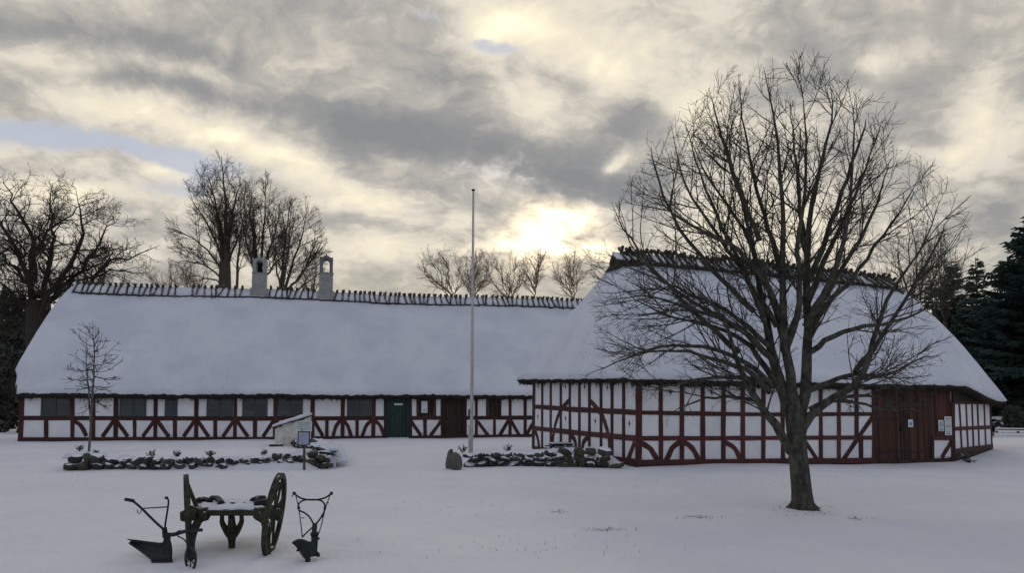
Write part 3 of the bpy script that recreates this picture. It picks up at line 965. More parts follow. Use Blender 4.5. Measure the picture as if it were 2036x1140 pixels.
    W.poly(q, -.03, .01).build('infill_panel', M['white'], root, origin=W.w(sum(q) / 4))
    add_strip(W, 'rail', [(1851, 872), (1894, 872)], .13, root, M['timber'], .05, 3)
    br(W, [(1893, 875), (1872, 910)], .14, 4)
    # plinth
    gl = [W.sz(1262, 921), W.sz(1738, 918), W.sz(1894, 911)]
    W.poly([(gl[0][0], -.4), (gl[2][0], -.4), gl[2], gl[1], gl[0]], -.3, .045).build('plinth', M['plinth'], root)
    # --- angled right end
    hx_t = [1894, 1906, 1919, 1931, 1942, 1955, 1967]
    hx_b = [1897, 1911, 1923.5, 1934.5, 1945.5, 1959, 1971]
    hr = lin([(1893, 853.5), (1971, 850)]); ht = lin([(1893, 800), (1971, 800)]); hs = lin([(1893, 896), (1971, 886.5)])
    for a0, a1, b0, b1_ in zip(hx_t[:-1], hx_t[1:], hx_b[:-1], hx_b[1:]):
        q = [H.sz(a0, ht(a0)), H.sz(a1, ht(a1)), H.sz(a1 + 1, hr(a1)), H.sz(a0 + 1, hr(a0))]
        H.poly(q, -.03, random.uniform(.005, .012)).build('infill_panel', M['white'], root, origin=H.w(sum(q) / 4))
        q = [H.sz(b0, hr(b0)), H.sz(b1_, hr(b1_)), H.sz(b1_, hs(b1_)), H.sz(b0, hs(b0))]
        H.poly(q, -.03, random.uniform(.005, .012)).build('infill_panel', M['white'], root, origin=H.w(sum(q) / 4))
    for a, b in zip(hx_t, hx_b):
        add_strip(H, 'post', [(a, ht(a)), (b, hs(b))], .10, root, M['timber'], .034, 4)
    add_strip(H, 'rail', [(1893, hr(1893)), (1970, hr(1970))], .13, root, M['timber'], .030, 5)
    add_strip(H, 'top_plate', [(1893, 802), (1969, 802)], .08, root, M['timber'], .031, 4)
    add_strip(H, 'sill_beam', [(1894, hs(1893) + 2), (1972, hs(1971) + 1)], .14, root, M['timber_dark'], .045, 5)
    g0, g1 = H.sz(1894, 900), H.sz(1972, 889)
    H.poly([(g0[0] - .1, -.4), (g1[0] + .1, -.4), g1, g0], -.3, .04).build('plinth', M['plinth'], root)
    qa = [H.sz(1893, 801), H.sz(1969, 801), H.sz(1969, 780), H.sz(1893, 762)]
    H.poly(qa, -.03, .036).build('gable_board', M['brownd'], root, origin=H.w(qa[0]))
    # vents
    for Wl, pts in ((G, [(1071, 769), (1125, 769), (1163, 769), (1208, 771), (1070, 829), (1125, 833), (1184, 838), (1252, 843)]), (W, [(1333, 780), (1415, 781)])):
        for (px, py) in pts:
            c0 = Wl.sz(px, py)
            k_ = .075 if Wl is G else .085
            star = []
            for j in range(8):
                rr = k_ if j % 2 == 0 else k_ * .42
                star.append(c0 + np.array([math.sin(j * math.pi / 4) * rr * .85, math.cos(j * math.pi / 4) * rr * 1.3]))
            Wl.poly(star, -.01, .016).build('vent', M['black'], root, origin=Wl.w(c0))
    # paper notices
    for (x0, x1, y0, y1, lb, prt) in ((1803, 1813, 835, 850, 'small white paper notice with blue print pinned on the brown barn door', 'paperblue'),
                                      (1863, 1874, 836, 858, 'pale notice in the left column beside the taller one, right end of the barn boards', 'ink'),
                                      (1875, 1890, 829, 866, 'tall white notice board on brown barn boards next to the corner post', 'ink')):
        a = W.sz(x0, y0); b = W.sz(x1, y1)
        cc = W.w((a + b) / 2, .05)
        o = MB().box(cc, (b[0] - a[0], .012, a[1] - b[1]), ax).build('notice', M['paper'], None, origin=cc)
        tag(o, lb, 'notice')
        pm = MB()
        if prt == 'paperblue': pm.box(cc + np.array([*W.n, 0]) * .0075 + np.array([0, 0, -.02]), ((b[0] - a[0]) * .55, .003, (a[1] - b[1]) * .4), ax)
        else:
            kk = 7 if x0 == 1863 else 9
            for j in range(kk):
                zz = b[1] + (a[1] - b[1]) * (j + .8) / (kk + .8)
                pm.box(np.array([cc[0], cc[1], zz]) + np.array([*W.n, 0]) * .0075, ((b[0] - a[0]) * (.7 + .12 * (j % 2)), .003, .02 if j % 4 else .045), ax)
        pm.build('print', M[prt], o, origin=cc)

    # ---- roof
    def outw(p, q, r_, d):   # offset corner q outward
        n1 = np.array([(q - p)[1], -(q - p)[0]]); n1 = n1 / np.linalg.norm(n1)
        n2 = np.array([(r_ - q)[1], -(r_ - q)[0]]); n2 = n2 / np.linalg.norm(n2)
        n = n1 + n2; n /= np.linalg.norm(n)
        return q + n * d / max(.5, n.dot(n1))
    ev = [outw(loop[i - 1], loop[i], loop[(i + 1) % 6], .48) for i in range(6)]
    def zat(pt, py):   # height of a point at that plan position seen at image row py
        # solve by bisection on z
        lo, hi = 0, 12
        for _ in range(40):
            z = (lo + hi) / 2
            y_, zz = pt[1], z - EYE
            yc = y_ * math.cos(PITCH) + zz * math.sin(PITCH); zc = -y_ * math.sin(PITCH) + zz * math.cos(PITCH)
            if CY - FPX * zc / yc > py: lo = z
            else: hi = z
        return z
    zA, zB, zC, zF = zat(ev[0], 756), zat(ev[1], 770), zat(ev[2], 802), zat(ev[5], 757)
    mid0 = (A + F) / 2
    def on_ridge(px, py):
        r_ = ray(px, py); k_ = r_[0] / r_[1]
        s_ = (k_ * mid0[1] - mid0[0]) / (u[0] - k_ * u[1])
        p = mid0 + u * s_
        return np.array([p[0], p[1], EYE + r_[2] * p[1] / r_[1]])
    R1, Rm, R2 = on_ridge(1236, 514), on_ridge(1500, 538), on_ridge(1762, 566)
    E3 = lambda p, z: np.array([p[0], p[1], z])
    # where the front eave starts to sweep down to the low right corner
    pF = ev[1] + (ev[0] - ev[1]) / np.linalg.norm(ev[0] - ev[1]) * .15
    ctrl = [(E3(ev[5], zF), R1), (E3(ev[0], zA), R1), ]
    nf = 6
    for j in range(1, nf):
        t = j / nf
        p = ev[0] * (1 - t) + pF * t
        rp = R1 * (1 - t) + R2 * t if True else None
        # sag of the ridge line
        rz = np.interp(t, [0, .5, 1], [R1[2], Rm[2], R2[2]])
        ctrl.append((E3(p, zA + (zB - zA) * t), np.array([rp[0], rp[1], rz])))
    ctrl.append((E3(pF, zB), R2))
    for t in (.2, .4, .6, .8):
        p = pF * (1 - t) + ev[2] * t
        zz = zB + (zC - zB) * float(sstep(0, .85, t))
        ctrl.append((E3(p, zz), R2 + (t * .5) * (np.array([.5, .12, -.05]))))
    R2b = R2 + np.array([.55, .2, -.1])
    ctrl.append((E3(ev[2], zC), R2b)); ctrl.append((E3(ev[3], zC + .05), R2b)); ctrl.append((E3(ev[4], zB), R2))
    ctrl.append((E3(ev[5] * .5 + ev[4] * .5, (zF + zB) / 2), (R1 + R2) / 2 + np.array([0, 0, Rm[2] - (R1[2] + R2[2]) / 2]))); ctrl.append((E3(ev[5], zF), R1))
    Es, Ts = [], []
    for (e0, t0), (e1, t1) in zip(ctrl[:-1], ctrl[1:]):
        L = max(np.linalg.norm(e1 - e0), .3)
        nn = max(3, int(L / .09))
        for j in range(nn):
            f = j / nn
            Es.append(e0 + (e1 - e0) * f); Ts.append(t0 + (t1 - t0) * f)
    Es, Ts = np.array(Es), np.array(Ts)
    rows = 15
    t = np.linspace(0, 1, rows)[:, None, None]
    Gd = Es[None] * (1 - t) + Ts[None] * t
    # belly: slopes swell outwards a little, most on the right hip
    cen2 = np.array([*((R1 + R2)[:2] / 2), 0])
    for k2 in range(Gd.shape[1]):
        e = Es[k2]
        right = float(sstep(13.5, 16.5, e[0]))
        amp = .08 + .14 * right
        outd = e - Ts[k2]; outd[2] = 0; outd /= np.linalg.norm(outd) + 1e-6
        for i in range(rows):
            tt = i / (rows - 1)
            Gd[i, k2] += outd * amp * math.sin(math.pi * tt) * .6 + np.array([0, 0, amp * math.sin(math.pi * tt) * .8])
    Nn = grid_normals(Gd); Nn[Nn[..., 2] < 0] *= -1
    Gt = Gd.copy()
    for k2 in range(Gd.shape[1]):
        Gt[0, k2, 2] += .045 * nz(Gd[0, k2], 5) + .045 * random.uniform(-1, 1) * random.random()
        Gt[0, k2, :2] += RNG.uniform(-.03, .03, 2)
    th = sheet(Gt, Nn, .20, 'roof', M['thatch'], root, True)
    Gs = Gd + Nn * .05
    for i in range(rows):
        for k2 in range(Gd.shape[1]):
            p = Gd[i, k2]
            Gs[i, k2] += Nn[i, k2] * (.030 * nz(p, .8) + .014 * nz(p, 2.7))
    for k2 in range(Gd.shape[1]):
        Gs[0, k2] += (Gs[1, k2] - Gs[0, k2]) * (.07 + .10 * nz(Gd[0, k2], 3.0) + random.uniform(0, .06))
    Gs = Gs[:-1]     # the snow stops under the ridge cap
    sheet(Gs, Nn[:-1], .05, 'roof_snow', M['snow'], th, True)
    straws(Gt, Nn, 5600, 40, M['thatch'], th)
    straws(Gs, Nn[:-1], 10, 420, M['thatch'], th)
    # ridge cap and riders
    def ridge(s_):
        f = s_
        p = R1 * (1 - f) + R2 * f
        return np.array([p[0], p[1], np.interp(f, [0, .5, 1], [R1[2], Rm[2], R2[2]])])
    Lr = np.linalg.norm((R2 - R1)[:2])
    slope = math.atan2(R1[2] - zA, 4.2)
    ss = np.arange(-.03, 1.06, .1 / Lr)
    C_ = []
    for v in (-1, -.6, -.25, 0, .25, .6, 1):
        line = []
        for s_ in ss:
            g = .52 * abs(v) * (1 + (random.uniform(-.10, .10) if abs(v) == 1 else 0))
            p = ridge(max(0, min(1.0, s_)))
            p = p + np.array([*(u * (s_ - max(0, min(1, s_))) * Lr), -max(0, s_ - 1) * Lr * .45])
            up = .22 + .04 * nz((s_ * Lr, v * 2, 9), 1.6)
            C_.append(None) if False else None
            line.append(p + np.array([*(W.n * (-np.sign(v)) * g * math.cos(slope)), -g * math.sin(slope) + up * (1 if abs(v) < 1 else .82)]))
        C_.append(line)
    C_ = np.array(C_)
    NC = grid_normals(C_); NC[NC[..., 2] < 0] *= -1
    sheet(C_, NC, .16, 'ridge_cap', M['thatch_snowy'], root, False)
    # bare thatch peak at the left end
    pk = MB()
    a0 = R1 + np.array([0, 0, .20])
    ub = np.array([*u, 0]); nb = np.array([*W.n, 0])
    base = [a0 - ub * .42 + nb * .50 + np.array([0, 0, -.62]), a0 + ub * .5 + nb * .46 + np.array([0, 0, -.50]), a0 + ub * .5 - nb * .46 + np.array([0, 0, -.50]), a0 - ub * .42 - nb * .5 + np.array([0, 0, -.62])]
    pk.add([a0 + np.array([0, 0, .06]) - ub * .02, a0 + ub * .5 + np.array([0, 0, .04])] + base,
           [(0, 2, 3, 1), (0, 5, 2), (1, 3, 4), (0, 1, 4, 5), (2, 5, 4, 3)])
    pk.build('ridge_end', M['thatch'], root, origin=a0)
    meshes = rider_meshes(8, M['rider_bare'], L=.80, half=R(50))
    s_ = .0
    while s_ < 1.05:
        p = ridge(min(s_, 1.0)) + np.array([*(u * max(0, s_ - 1) * Lr), -max(0, s_ - 1) * Lr * .45]) + np.array([0, 0, .17 + random.uniform(-.03, .03)])
        put('ridge_rider', random.choice(meshes), root, p, (random.uniform(-.1, .1), random.uniform(-.22, .22), ang + random.uniform(-.25, .25)))
        s_ += .21 / Lr * random.uniform(.8, 1.2)
    return G, W, H

# ------------------------------------------------------------------ trees
UP = np.array([0, 0, 1.])
def perp(v, rng):
    a = rng.normal(size=3)
    a -= v * a.dot(v)
    return unit(a)
def resample(P, n):
    P = np.asarray(P)
    d = np.r_[0, np.cumsum(np.linalg.norm(np.diff(P, axis=0), axis=1))]
    t = np.linspace(0, d[-1], n)
    return np.stack([np.interp(t, d, P[:, i]) for i in range(3)], -1), d[-1]
def tubes_mesh(name, branches, mat, sides):
    """branches: list of (pts (n,3), radii (n,)); grouped by n and swept at once"""
    groups = {}
    for P, r_ in branches: groups.setdefault(len(P), []).append((P, r_))
    Vs, Qs, off = [], [], 0
    ang_ = np.arange(sides) * 2 * np.pi / sides
    for n, L in groups.items():
        P = np.array([b[0] for b in L]); r_ = np.array([b[1] for b in L])
        T = np.gradient(P, axis=1); T /= np.linalg.norm(T, axis=-1, keepdims=True) + 1e-9
        ref = np.where(np.abs(T[:, :1, 2:3]) > .8, np.array([1., 0, 0]), np.array([0, 0, 1.]))
        a = np.cross(T, np.broadcast_to(ref, T.shape)); a /= np.linalg.norm(a, axis=-1, keepdims=True) + 1e-9
        b = np.cross(a, T)
        ring = P[:, :, None] + r_[:, :, None, None] * (a[:, :, None] * np.cos(ang_)[None, None, :, None] + b[:, :, None] * np.sin(ang_)[None, None, :, None])
        Bn = len(L)
        idx = (np.arange(Bn)[:, None, None] * n * sides + np.arange(n)[None, :, None] * sides + np.arange(sides)[None, None]) + off
        i0 = idx[:, :-1]; i1 = idx[:, 1:]
        Qs.append(np.stack([i0, np.roll(i0, -1, 2), np.roll(i1, -1, 2), i1], -1).reshape(-1, 4))
        Vs.append(ring.reshape(-1, 3)); off += Bn * n * sides
    return npmesh(name, np.concatenate(Vs), np.concatenate(Qs), mat, sides > 3)

def grow(parents, lv, rng, inside):
    """children along each parent; lv: dict of the level's habits"""
    out = []
    for P, r_ in parents:
        Q, L = resample(P, 24)
        n = max(1, int(L * lv['per_m'] * rng.uniform(.8, 1.2)))
        fs = np.sort(rng.uniform(lv.get('f0', .15), .98, n))
        T = np.gradient(Q, axis=0)
        rr_ = np.interp(np.linspace(0, 1, 24), np.linspace(0, 1, len(r_)), r_)
        for f in fs:
            i = min(22, int(f * 23)); w = f * 23 - i
            p = Q[i] * (1 - w) + Q[i + 1] * w
            t = unit(T[i])
            a = R(lv['ang'] * rng.uniform(.7, 1.3))
            side = perp(t, rng)
            if lv.get('flat'): side = unit(side * np.array([1, 1, lv['flat']]))
            d = unit(t * math.cos(a) + side * math.sin(a) + UP * lv.get('lift', 0))
            ln = (lv['len'] * rng.uniform(.55, 1.25)) * (1 - lv.get('taper', .45) * f)
            if 'rel' in lv: ln = min(ln, L * lv['rel'] * rng.uniform(.7, 1.2))
            seg = lv['seg']
            st = ln / seg
            pts = [p]
            for k in range(seg):
                d = unit(d + UP * lv['trop'] * st + rng.normal(size=3) * lv['wig'])
                q = pts[-1] + d * st
                if inside is not None and not inside(q) and k >= 1 and rng.random() < .9:
                    break
                pts.append(q)
            if len(pts) < 3:
                pts.append(pts[-1] + d * st * .5)
            r0 = min(rr_[i] * lv['rr'], lv['r0'] * (.6 + .6 * ln / lv['len']))
            r0 = max(r0, lv['rmin'])
            rad = np.linspace(r0, max(lv['rmin'] * .8, r0 * .35), len(pts))
            out.append((np.array(pts), rad))
    return out

def limb(pxpts, Y, r0, r1, n=10, dY=0.0, rng=None, wob=0.0):
    k = len(pxpts)
    P = np.array([at(p[0], p[1], Y + (dY * (i / (k - 1)) ** 1.0 if k > 1 else 0)) for i, p in enumerate(pxpts)])
    Q = spline(P, n)
    if wob: Q[1:-1] += rng.normal(size=Q[1:-1].shape) * wob
    return Q, np.linspace(r0, r1, n) ** 1.0

def ellipsoid(c, r_, rng, jit=.10):
    c = np.array(c); r_ = np.array(r_)
    ph = rng.uniform(0, 6, 6)
    def f(p):
        q = (p - c) / r_
        d = math.sqrt(q.dot(q))
        a = math.atan2(q[0], q[1]); e = q[2]
        k = 1 + jit * (math.sin(3 * a + ph[0] + 2 * e) * .5 + math.sin(7 * a + ph[1] + 5 * e) * .35 + math.sin(13 * a + ph[2] - 9 * e) * .3)
        return d < k
    return f

def broad(c, r_, rng, jit):
    e = ellipsoid(c, r_, rng, jit)
    def f(p):
        if p[2] >= c[2]: return e(p)
        q = np.abs((p - c) / r_)
        if p[0] < c[0]: q[0] /= 1.10
        return (q[0] ** 3.2 + q[1] ** 3.2 + q[2] ** 3.2) ** (1 / 3.2) < 1.06
    return f
def big_tree():
    rng = np.random.default_rng(11)
    base = gpt(1597, 1011)
    Y = base[1]
    sc = Y / FPX
    root = thing('bare_tree', 'large leafless tree with wide rounded crown standing alone in front of the barn', 'tree', base)
    # trunk with flare
    P = [at(1599, 1014, Y), at(1597, 1002, Y), at(1594, 980, Y), at(1590, 940, Y), at(1585, 900, Y), at(1582, 862, Y), at(1580, 832, Y), at(1578, 806, Y)]
    P = spline(P, 22)
    P[0][2] = base[2] - .12
    wpx = np.interp(np.linspace(0, 1, 22), [0, .06, .14, .3, .5, .7, .85, 1], [32, 26, 21.5, 18.8, 17.8, 18.2, 18.6, 16])
    k = 28
    V = []
    for i, (p, w) in enumerate(zip(P, wpx * sc)):
        for j in range(k):
            a = 2 * math.pi * j / k
            fl = max(0, 1 - i / 4.0)
            rr_ = w * (1 + .05 * math.sin(3 * a + i * .15) + .035 * math.sin(5 * a + 1 + i * .2) + fl * .28 * max(0, math.sin(2.5 * a + .6)) + .03 * nz((math.cos(a) * 2, math.sin(a) * 2, i * .5), 1.1))
            V.append(p + np.array([math.cos(a), math.sin(a), 0]) * rr_)
    n = len(P)
    i0 = (np.arange(n - 1)[:, None] * k + np.arange(k)[None])
    Q = np.stack([i0, (i0 // k) * k + (i0 % k + 1) % k, (i0 // k) * k + (i0 % k + 1) % k + k, i0 + k], -1).reshape(-1, 4)
    put('trunk', npmesh('trunk', V, Q, M['bark'], True), root)
    D = [ # image line, depth offset, radii in px
        ([(1574, 900), (1556, 868), (1530, 828), (1500, 790), (1478, 742), (1462, 700), (1440, 640), (1402, 590), (1350, 545)], -.7, 11, 2.4),
        ([(1580, 850), (1566, 810), (1545, 745), (1530, 690), (1520, 620), (1508, 560), (1500, 500), (1478, 420), (1450, 330), (1420, 240)], .5, 15, 1.6),
        ([(1582, 840), (1578, 790), (1566, 730), (1560, 660), (1556, 590), (1557, 500), (1556, 400), (1545, 300), (1532, 200), (1518, 132)], -.3, 14, 1.4),
        ([(1584, 840), (1598, 795), (1603, 720), (1606, 650), (1604, 570), (1606, 480), (1616, 400), (1640, 300), (1655, 230), (1650, 165)], .2, 15, 1.5),
        ([(1590, 870), (1606, 835), (1640, 802), (1690, 772), (1722, 730), (1740, 660), (1762, 600), (1800, 545), (1840, 480), (1868, 400)], -.5, 11, 1.8),
        ([(1560, 700), (1548, 640), (1525, 570), (1490, 480), (1440, 400), (1400, 340), (1370, 270)], 1.1, 8, 1.6),
        ([(1606, 600), (1630, 540), (1660, 470), (1700, 390), (1730, 310), (1752, 245)], .9, 8, 1.5),
        ([(1545, 720), (1500, 680), (1450, 640), (1390, 610), (1320, 560), (1262, 500), (1228, 420)], .8, 8, 1.6),
        ([(1604, 680), (1640, 610), (1690, 560), (1740, 490), (1790, 420), (1828, 350)], 1.3, 8, 1.5),
        ([(1564, 690), (1590, 600), (1585, 500), (1600, 380), (1602, 270), (1592, 160)], -1.2, 8, 1.4),
        ([(1530, 780), (1495, 745), (1440, 720), (1370, 700), (1290, 700), (1215, 720)], -1.2, 7, 1.5),
        ([(1612, 700), (1660, 670), (1720, 650), (1780, 640), (1850, 610), (1885, 570)], -1.1, 7, 1.4),
        ([(1556, 640), (1520, 560), (1470, 500), (1400, 460), (1330, 420), (1310, 380)], -1.3, 8, 1.5),
        ([(1600, 780), (1650, 760), (1700, 745), (1760, 745), (1820, 720), (1880, 700)], .9, 7, 1.4),
        ([(1540, 760), (1490, 690), (1440, 660), (1370, 640), (1290, 610), (1215, 560)], 1.4, 7, 1.4),
        ([(1604, 640), (1650, 560), (1680, 470), (1690, 380), (1695, 280), (1700, 200)], -1.3, 7.5, 1.4),
        ([(1610, 815), (1660, 792), (1720, 788), (1780, 800), (1850, 830)], -.8, 6, 1.2), ([(1640, 800), (1700, 800), (1760, 815), (1820, 812)], .6, 5, 1.1),
        ([(1535, 760), (1480, 752), (1400, 752), (1320, 770), (1270, 765)], -.6, 6, 1.2), ([(1510, 800), (1450, 790), (1380, 800), (1320, 830)], .6, 5, 1.1),
        ([(1520, 640), (1480, 540), (1430, 440), (1390, 340), (1360, 240)], -.4, 7, 1.2), ([(1470, 700), (1400, 640), (1320, 560), (1250, 470), (1215, 400)], -.3, 6.5, 1.2),
        ([(1600, 650), (1660, 560), (1720, 460), (1752, 380), (1768, 320)], -.5, 7, 1.2), ([(1608, 560), (1650, 450), (1690, 340), (1718, 260), (1722, 235)], -.2, 7, 1.2),
        ([(1545, 650), (1490, 560), (1420, 460), (1360, 360), (1335, 250)], .4, 7, 1.2), ([(1500, 620), (1420, 540), (1340, 440), (1300, 330), (1295, 290)], 1.0, 6.5, 1.2),
        ([(1700, 740), (1760, 660), (1820, 560), (1870, 470), (1890, 430)], .4, 6, 1.2), ([(1510, 480), (1470, 370), (1430, 250), (1410, 175)], -.6, 6, 1.1),
        ([(1535, 770), (1480, 720), (1400, 690), (1310, 690), (1230, 720), (1162, 748)], -.2, 6.5, 1.2), ([(1545, 730), (1480, 660), (1390, 620), (1290, 590), (1200, 600)], -.9, 6.5, 1.2),
        ([(1530, 690), (1450, 620), (1360, 580), (1270, 540), (1195, 520)], 1.2, 6, 1.1),
        ([(1556, 560), (1530, 460), (1500, 360), (1480, 250), (1470, 160)], .9, 7, 1.2), ([(1606, 520), (1590, 420), (1580, 300), (1570, 190)], 1.2, 6.5, 1.2),
    ]
    limbs = []
    for pts, dY, a, b in D:
        Pq, _ = limb(pts, Y, 1, 1, 16, dY, rng, .012)
        rad = (a * .76 * (1 - np.linspace(0, 1, 16)) ** 1.0 + b * np.linspace(.8, .30, 16)) * sc
        limbs.append((Pq, rad))
        put('limb', tubes_mesh('limb', [(Pq, rad)], M['bark'], 9), root)
    c = at(1548, 470, Y)
    ins = broad(c, np.array((336 * sc, 290 * sc, 352 * sc)), rng, .09)
    l2 = grow(limbs, dict(per_m=3.2, f0=.20, ang=40, len=1.5, taper=.30, seg=9, trop=.24, wig=.075, rr=.55, r0=.0135, rmin=.0050, lift=.02), rng, ins)
    l3 = grow(l2, dict(per_m=6.8, f0=.12, ang=40, len=.66, taper=.4, seg=6, trop=.30, wig=.12, rr=.6, r0=.0072, rmin=.0038), rng, ins)
    ins2 = broad(c, np.array((350 * sc, 305 * sc, 364 * sc)), rng, .10)
    l4 = grow(l3, dict(per_m=9, f0=.12, ang=42, len=.24, taper=.3, seg=3, trop=.4, wig=.12, rr=.8, r0=.0044, rmin=.0033), rng, ins2)
    big = sorted(l2, key=lambda b: -b[1][0])[:110]
    rest = [b for b in l2 if not any(b is x for x in big)]
    for b in big: put('branch', tubes_mesh('branch', [b], M['bark'], 6), root)
    o = put('crown', tubes_mesh('crown', rest + l3, M['bark'], 4), root); o['kind'] = 'stuff'
    o = put('twigs', tubes_mesh('twigs', l4, M['bark'], 3), root); o['kind'] = 'stuff'
    print('big tree', len(l2), len(l3), len(l4))
    HOLLOWS.append((base[0], base[1], .55, .05))
    return base

def any_tree(name, label, Y, trunk_px, limbs_px, c_px, r_px, seed, mat, lvls, group=None, rt=20, base_z=None):
    """a leafless tree from its limbs; radii and sizes in image pixels at its distance"""
    rng = np.random.default_rng(seed)
    sc = Y / FPX
    b0 = at(trunk_px[0][0], trunk_px[0][1], Y)
    bz = gz(b0[0], b0[1])
    root = thing(name, label, 'tree', (b0[0], b0[1], bz), group)
    P = np.array([[b0[0], b0[1], bz - .3]] + [at(p[0], p[1], Y) for p in trunk_px])
    P = spline(P, 12)
    rad = np.interp(np.linspace(0, 1, 12), [0, .15, 1], [rt * 1.5, rt * 1.1, rt * .8]) * sc
    put('trunk', tubes_mesh('trunk', [(P, rad)], mat, 10), root)
    limbs = []
    for i, (pts, a) in enumerate(limbs_px):
        dY = rng.uniform(-1, 1) * r_px[0] * sc * .5
        Q, _ = limb(pts, Y, 1, 1, 14, dY, rng, lvls.get('wob', .0) * sc)
        rd = (a * (1 - np.linspace(0, 1, 14)) ** .95 + .5) * sc * lvls.get('lt', .8)
        limbs.append((Q, rd))
    # more limbs turned out of the picture plane, so that the crown is round
    extra = []
    for Q, rd in limbs[:]:
        if rng.random() < lvls.get('extra', .6):
            th = rng.uniform(50, 130) * (1 if rng.random() < .5 else -1)
            c_, s_ = math.cos(R(th)), math.sin(R(th))
            Z = Q - Q[0]
            Z2 = np.stack([Z[:, 0] * c_ - Z[:, 1] * s_, Z[:, 0] * s_ + Z[:, 1] * c_, Z[:, 2] * rng.uniform(.85, 1.05)], -1)
            extra.append((Q[0] + Z2, rd * .8))
    limbs += extra
    tm = lvls.get('twig', mat)
    for b in limbs: put('limb', tubes_mesh('limb', [b], mat if b[1][0] > .02 else tm, 7), root)
    c = at(c_px[0], c_px[1], Y)
    ins = ellipsoid(c, (r_px[0] * sc, r_px[0] * sc * .9, r_px[1] * sc), rng, lvls.get('jit', .12))
    S = sc
    cur, allb = limbs, []
    for li, lv in enumerate(lvls['levels']):
        lv = dict(lv)
        for kk in ('len', 'r0', 'rmin'): lv[kk] = lv[kk] * S
        lv['per_m'] = lv['per_px'] / S; lv['trop'] = lv['trop'] / (S * 100)
        cur = grow(cur, lv, rng, ins)
        allb.append(cur)
    br_ = allb[0]
    o = put('crown', tubes_mesh('crown', br_ + (allb[1] if len(allb) > 1 else []), tm, 4), root); o['kind'] = 'stuff'
    if len(allb) > 2:
        o = put('twigs', tubes_mesh('twigs', sum(allb[2:], []), tm, 3), root); o['kind'] = 'stuff'
    print(name, [len(a) for a in allb])
    return root

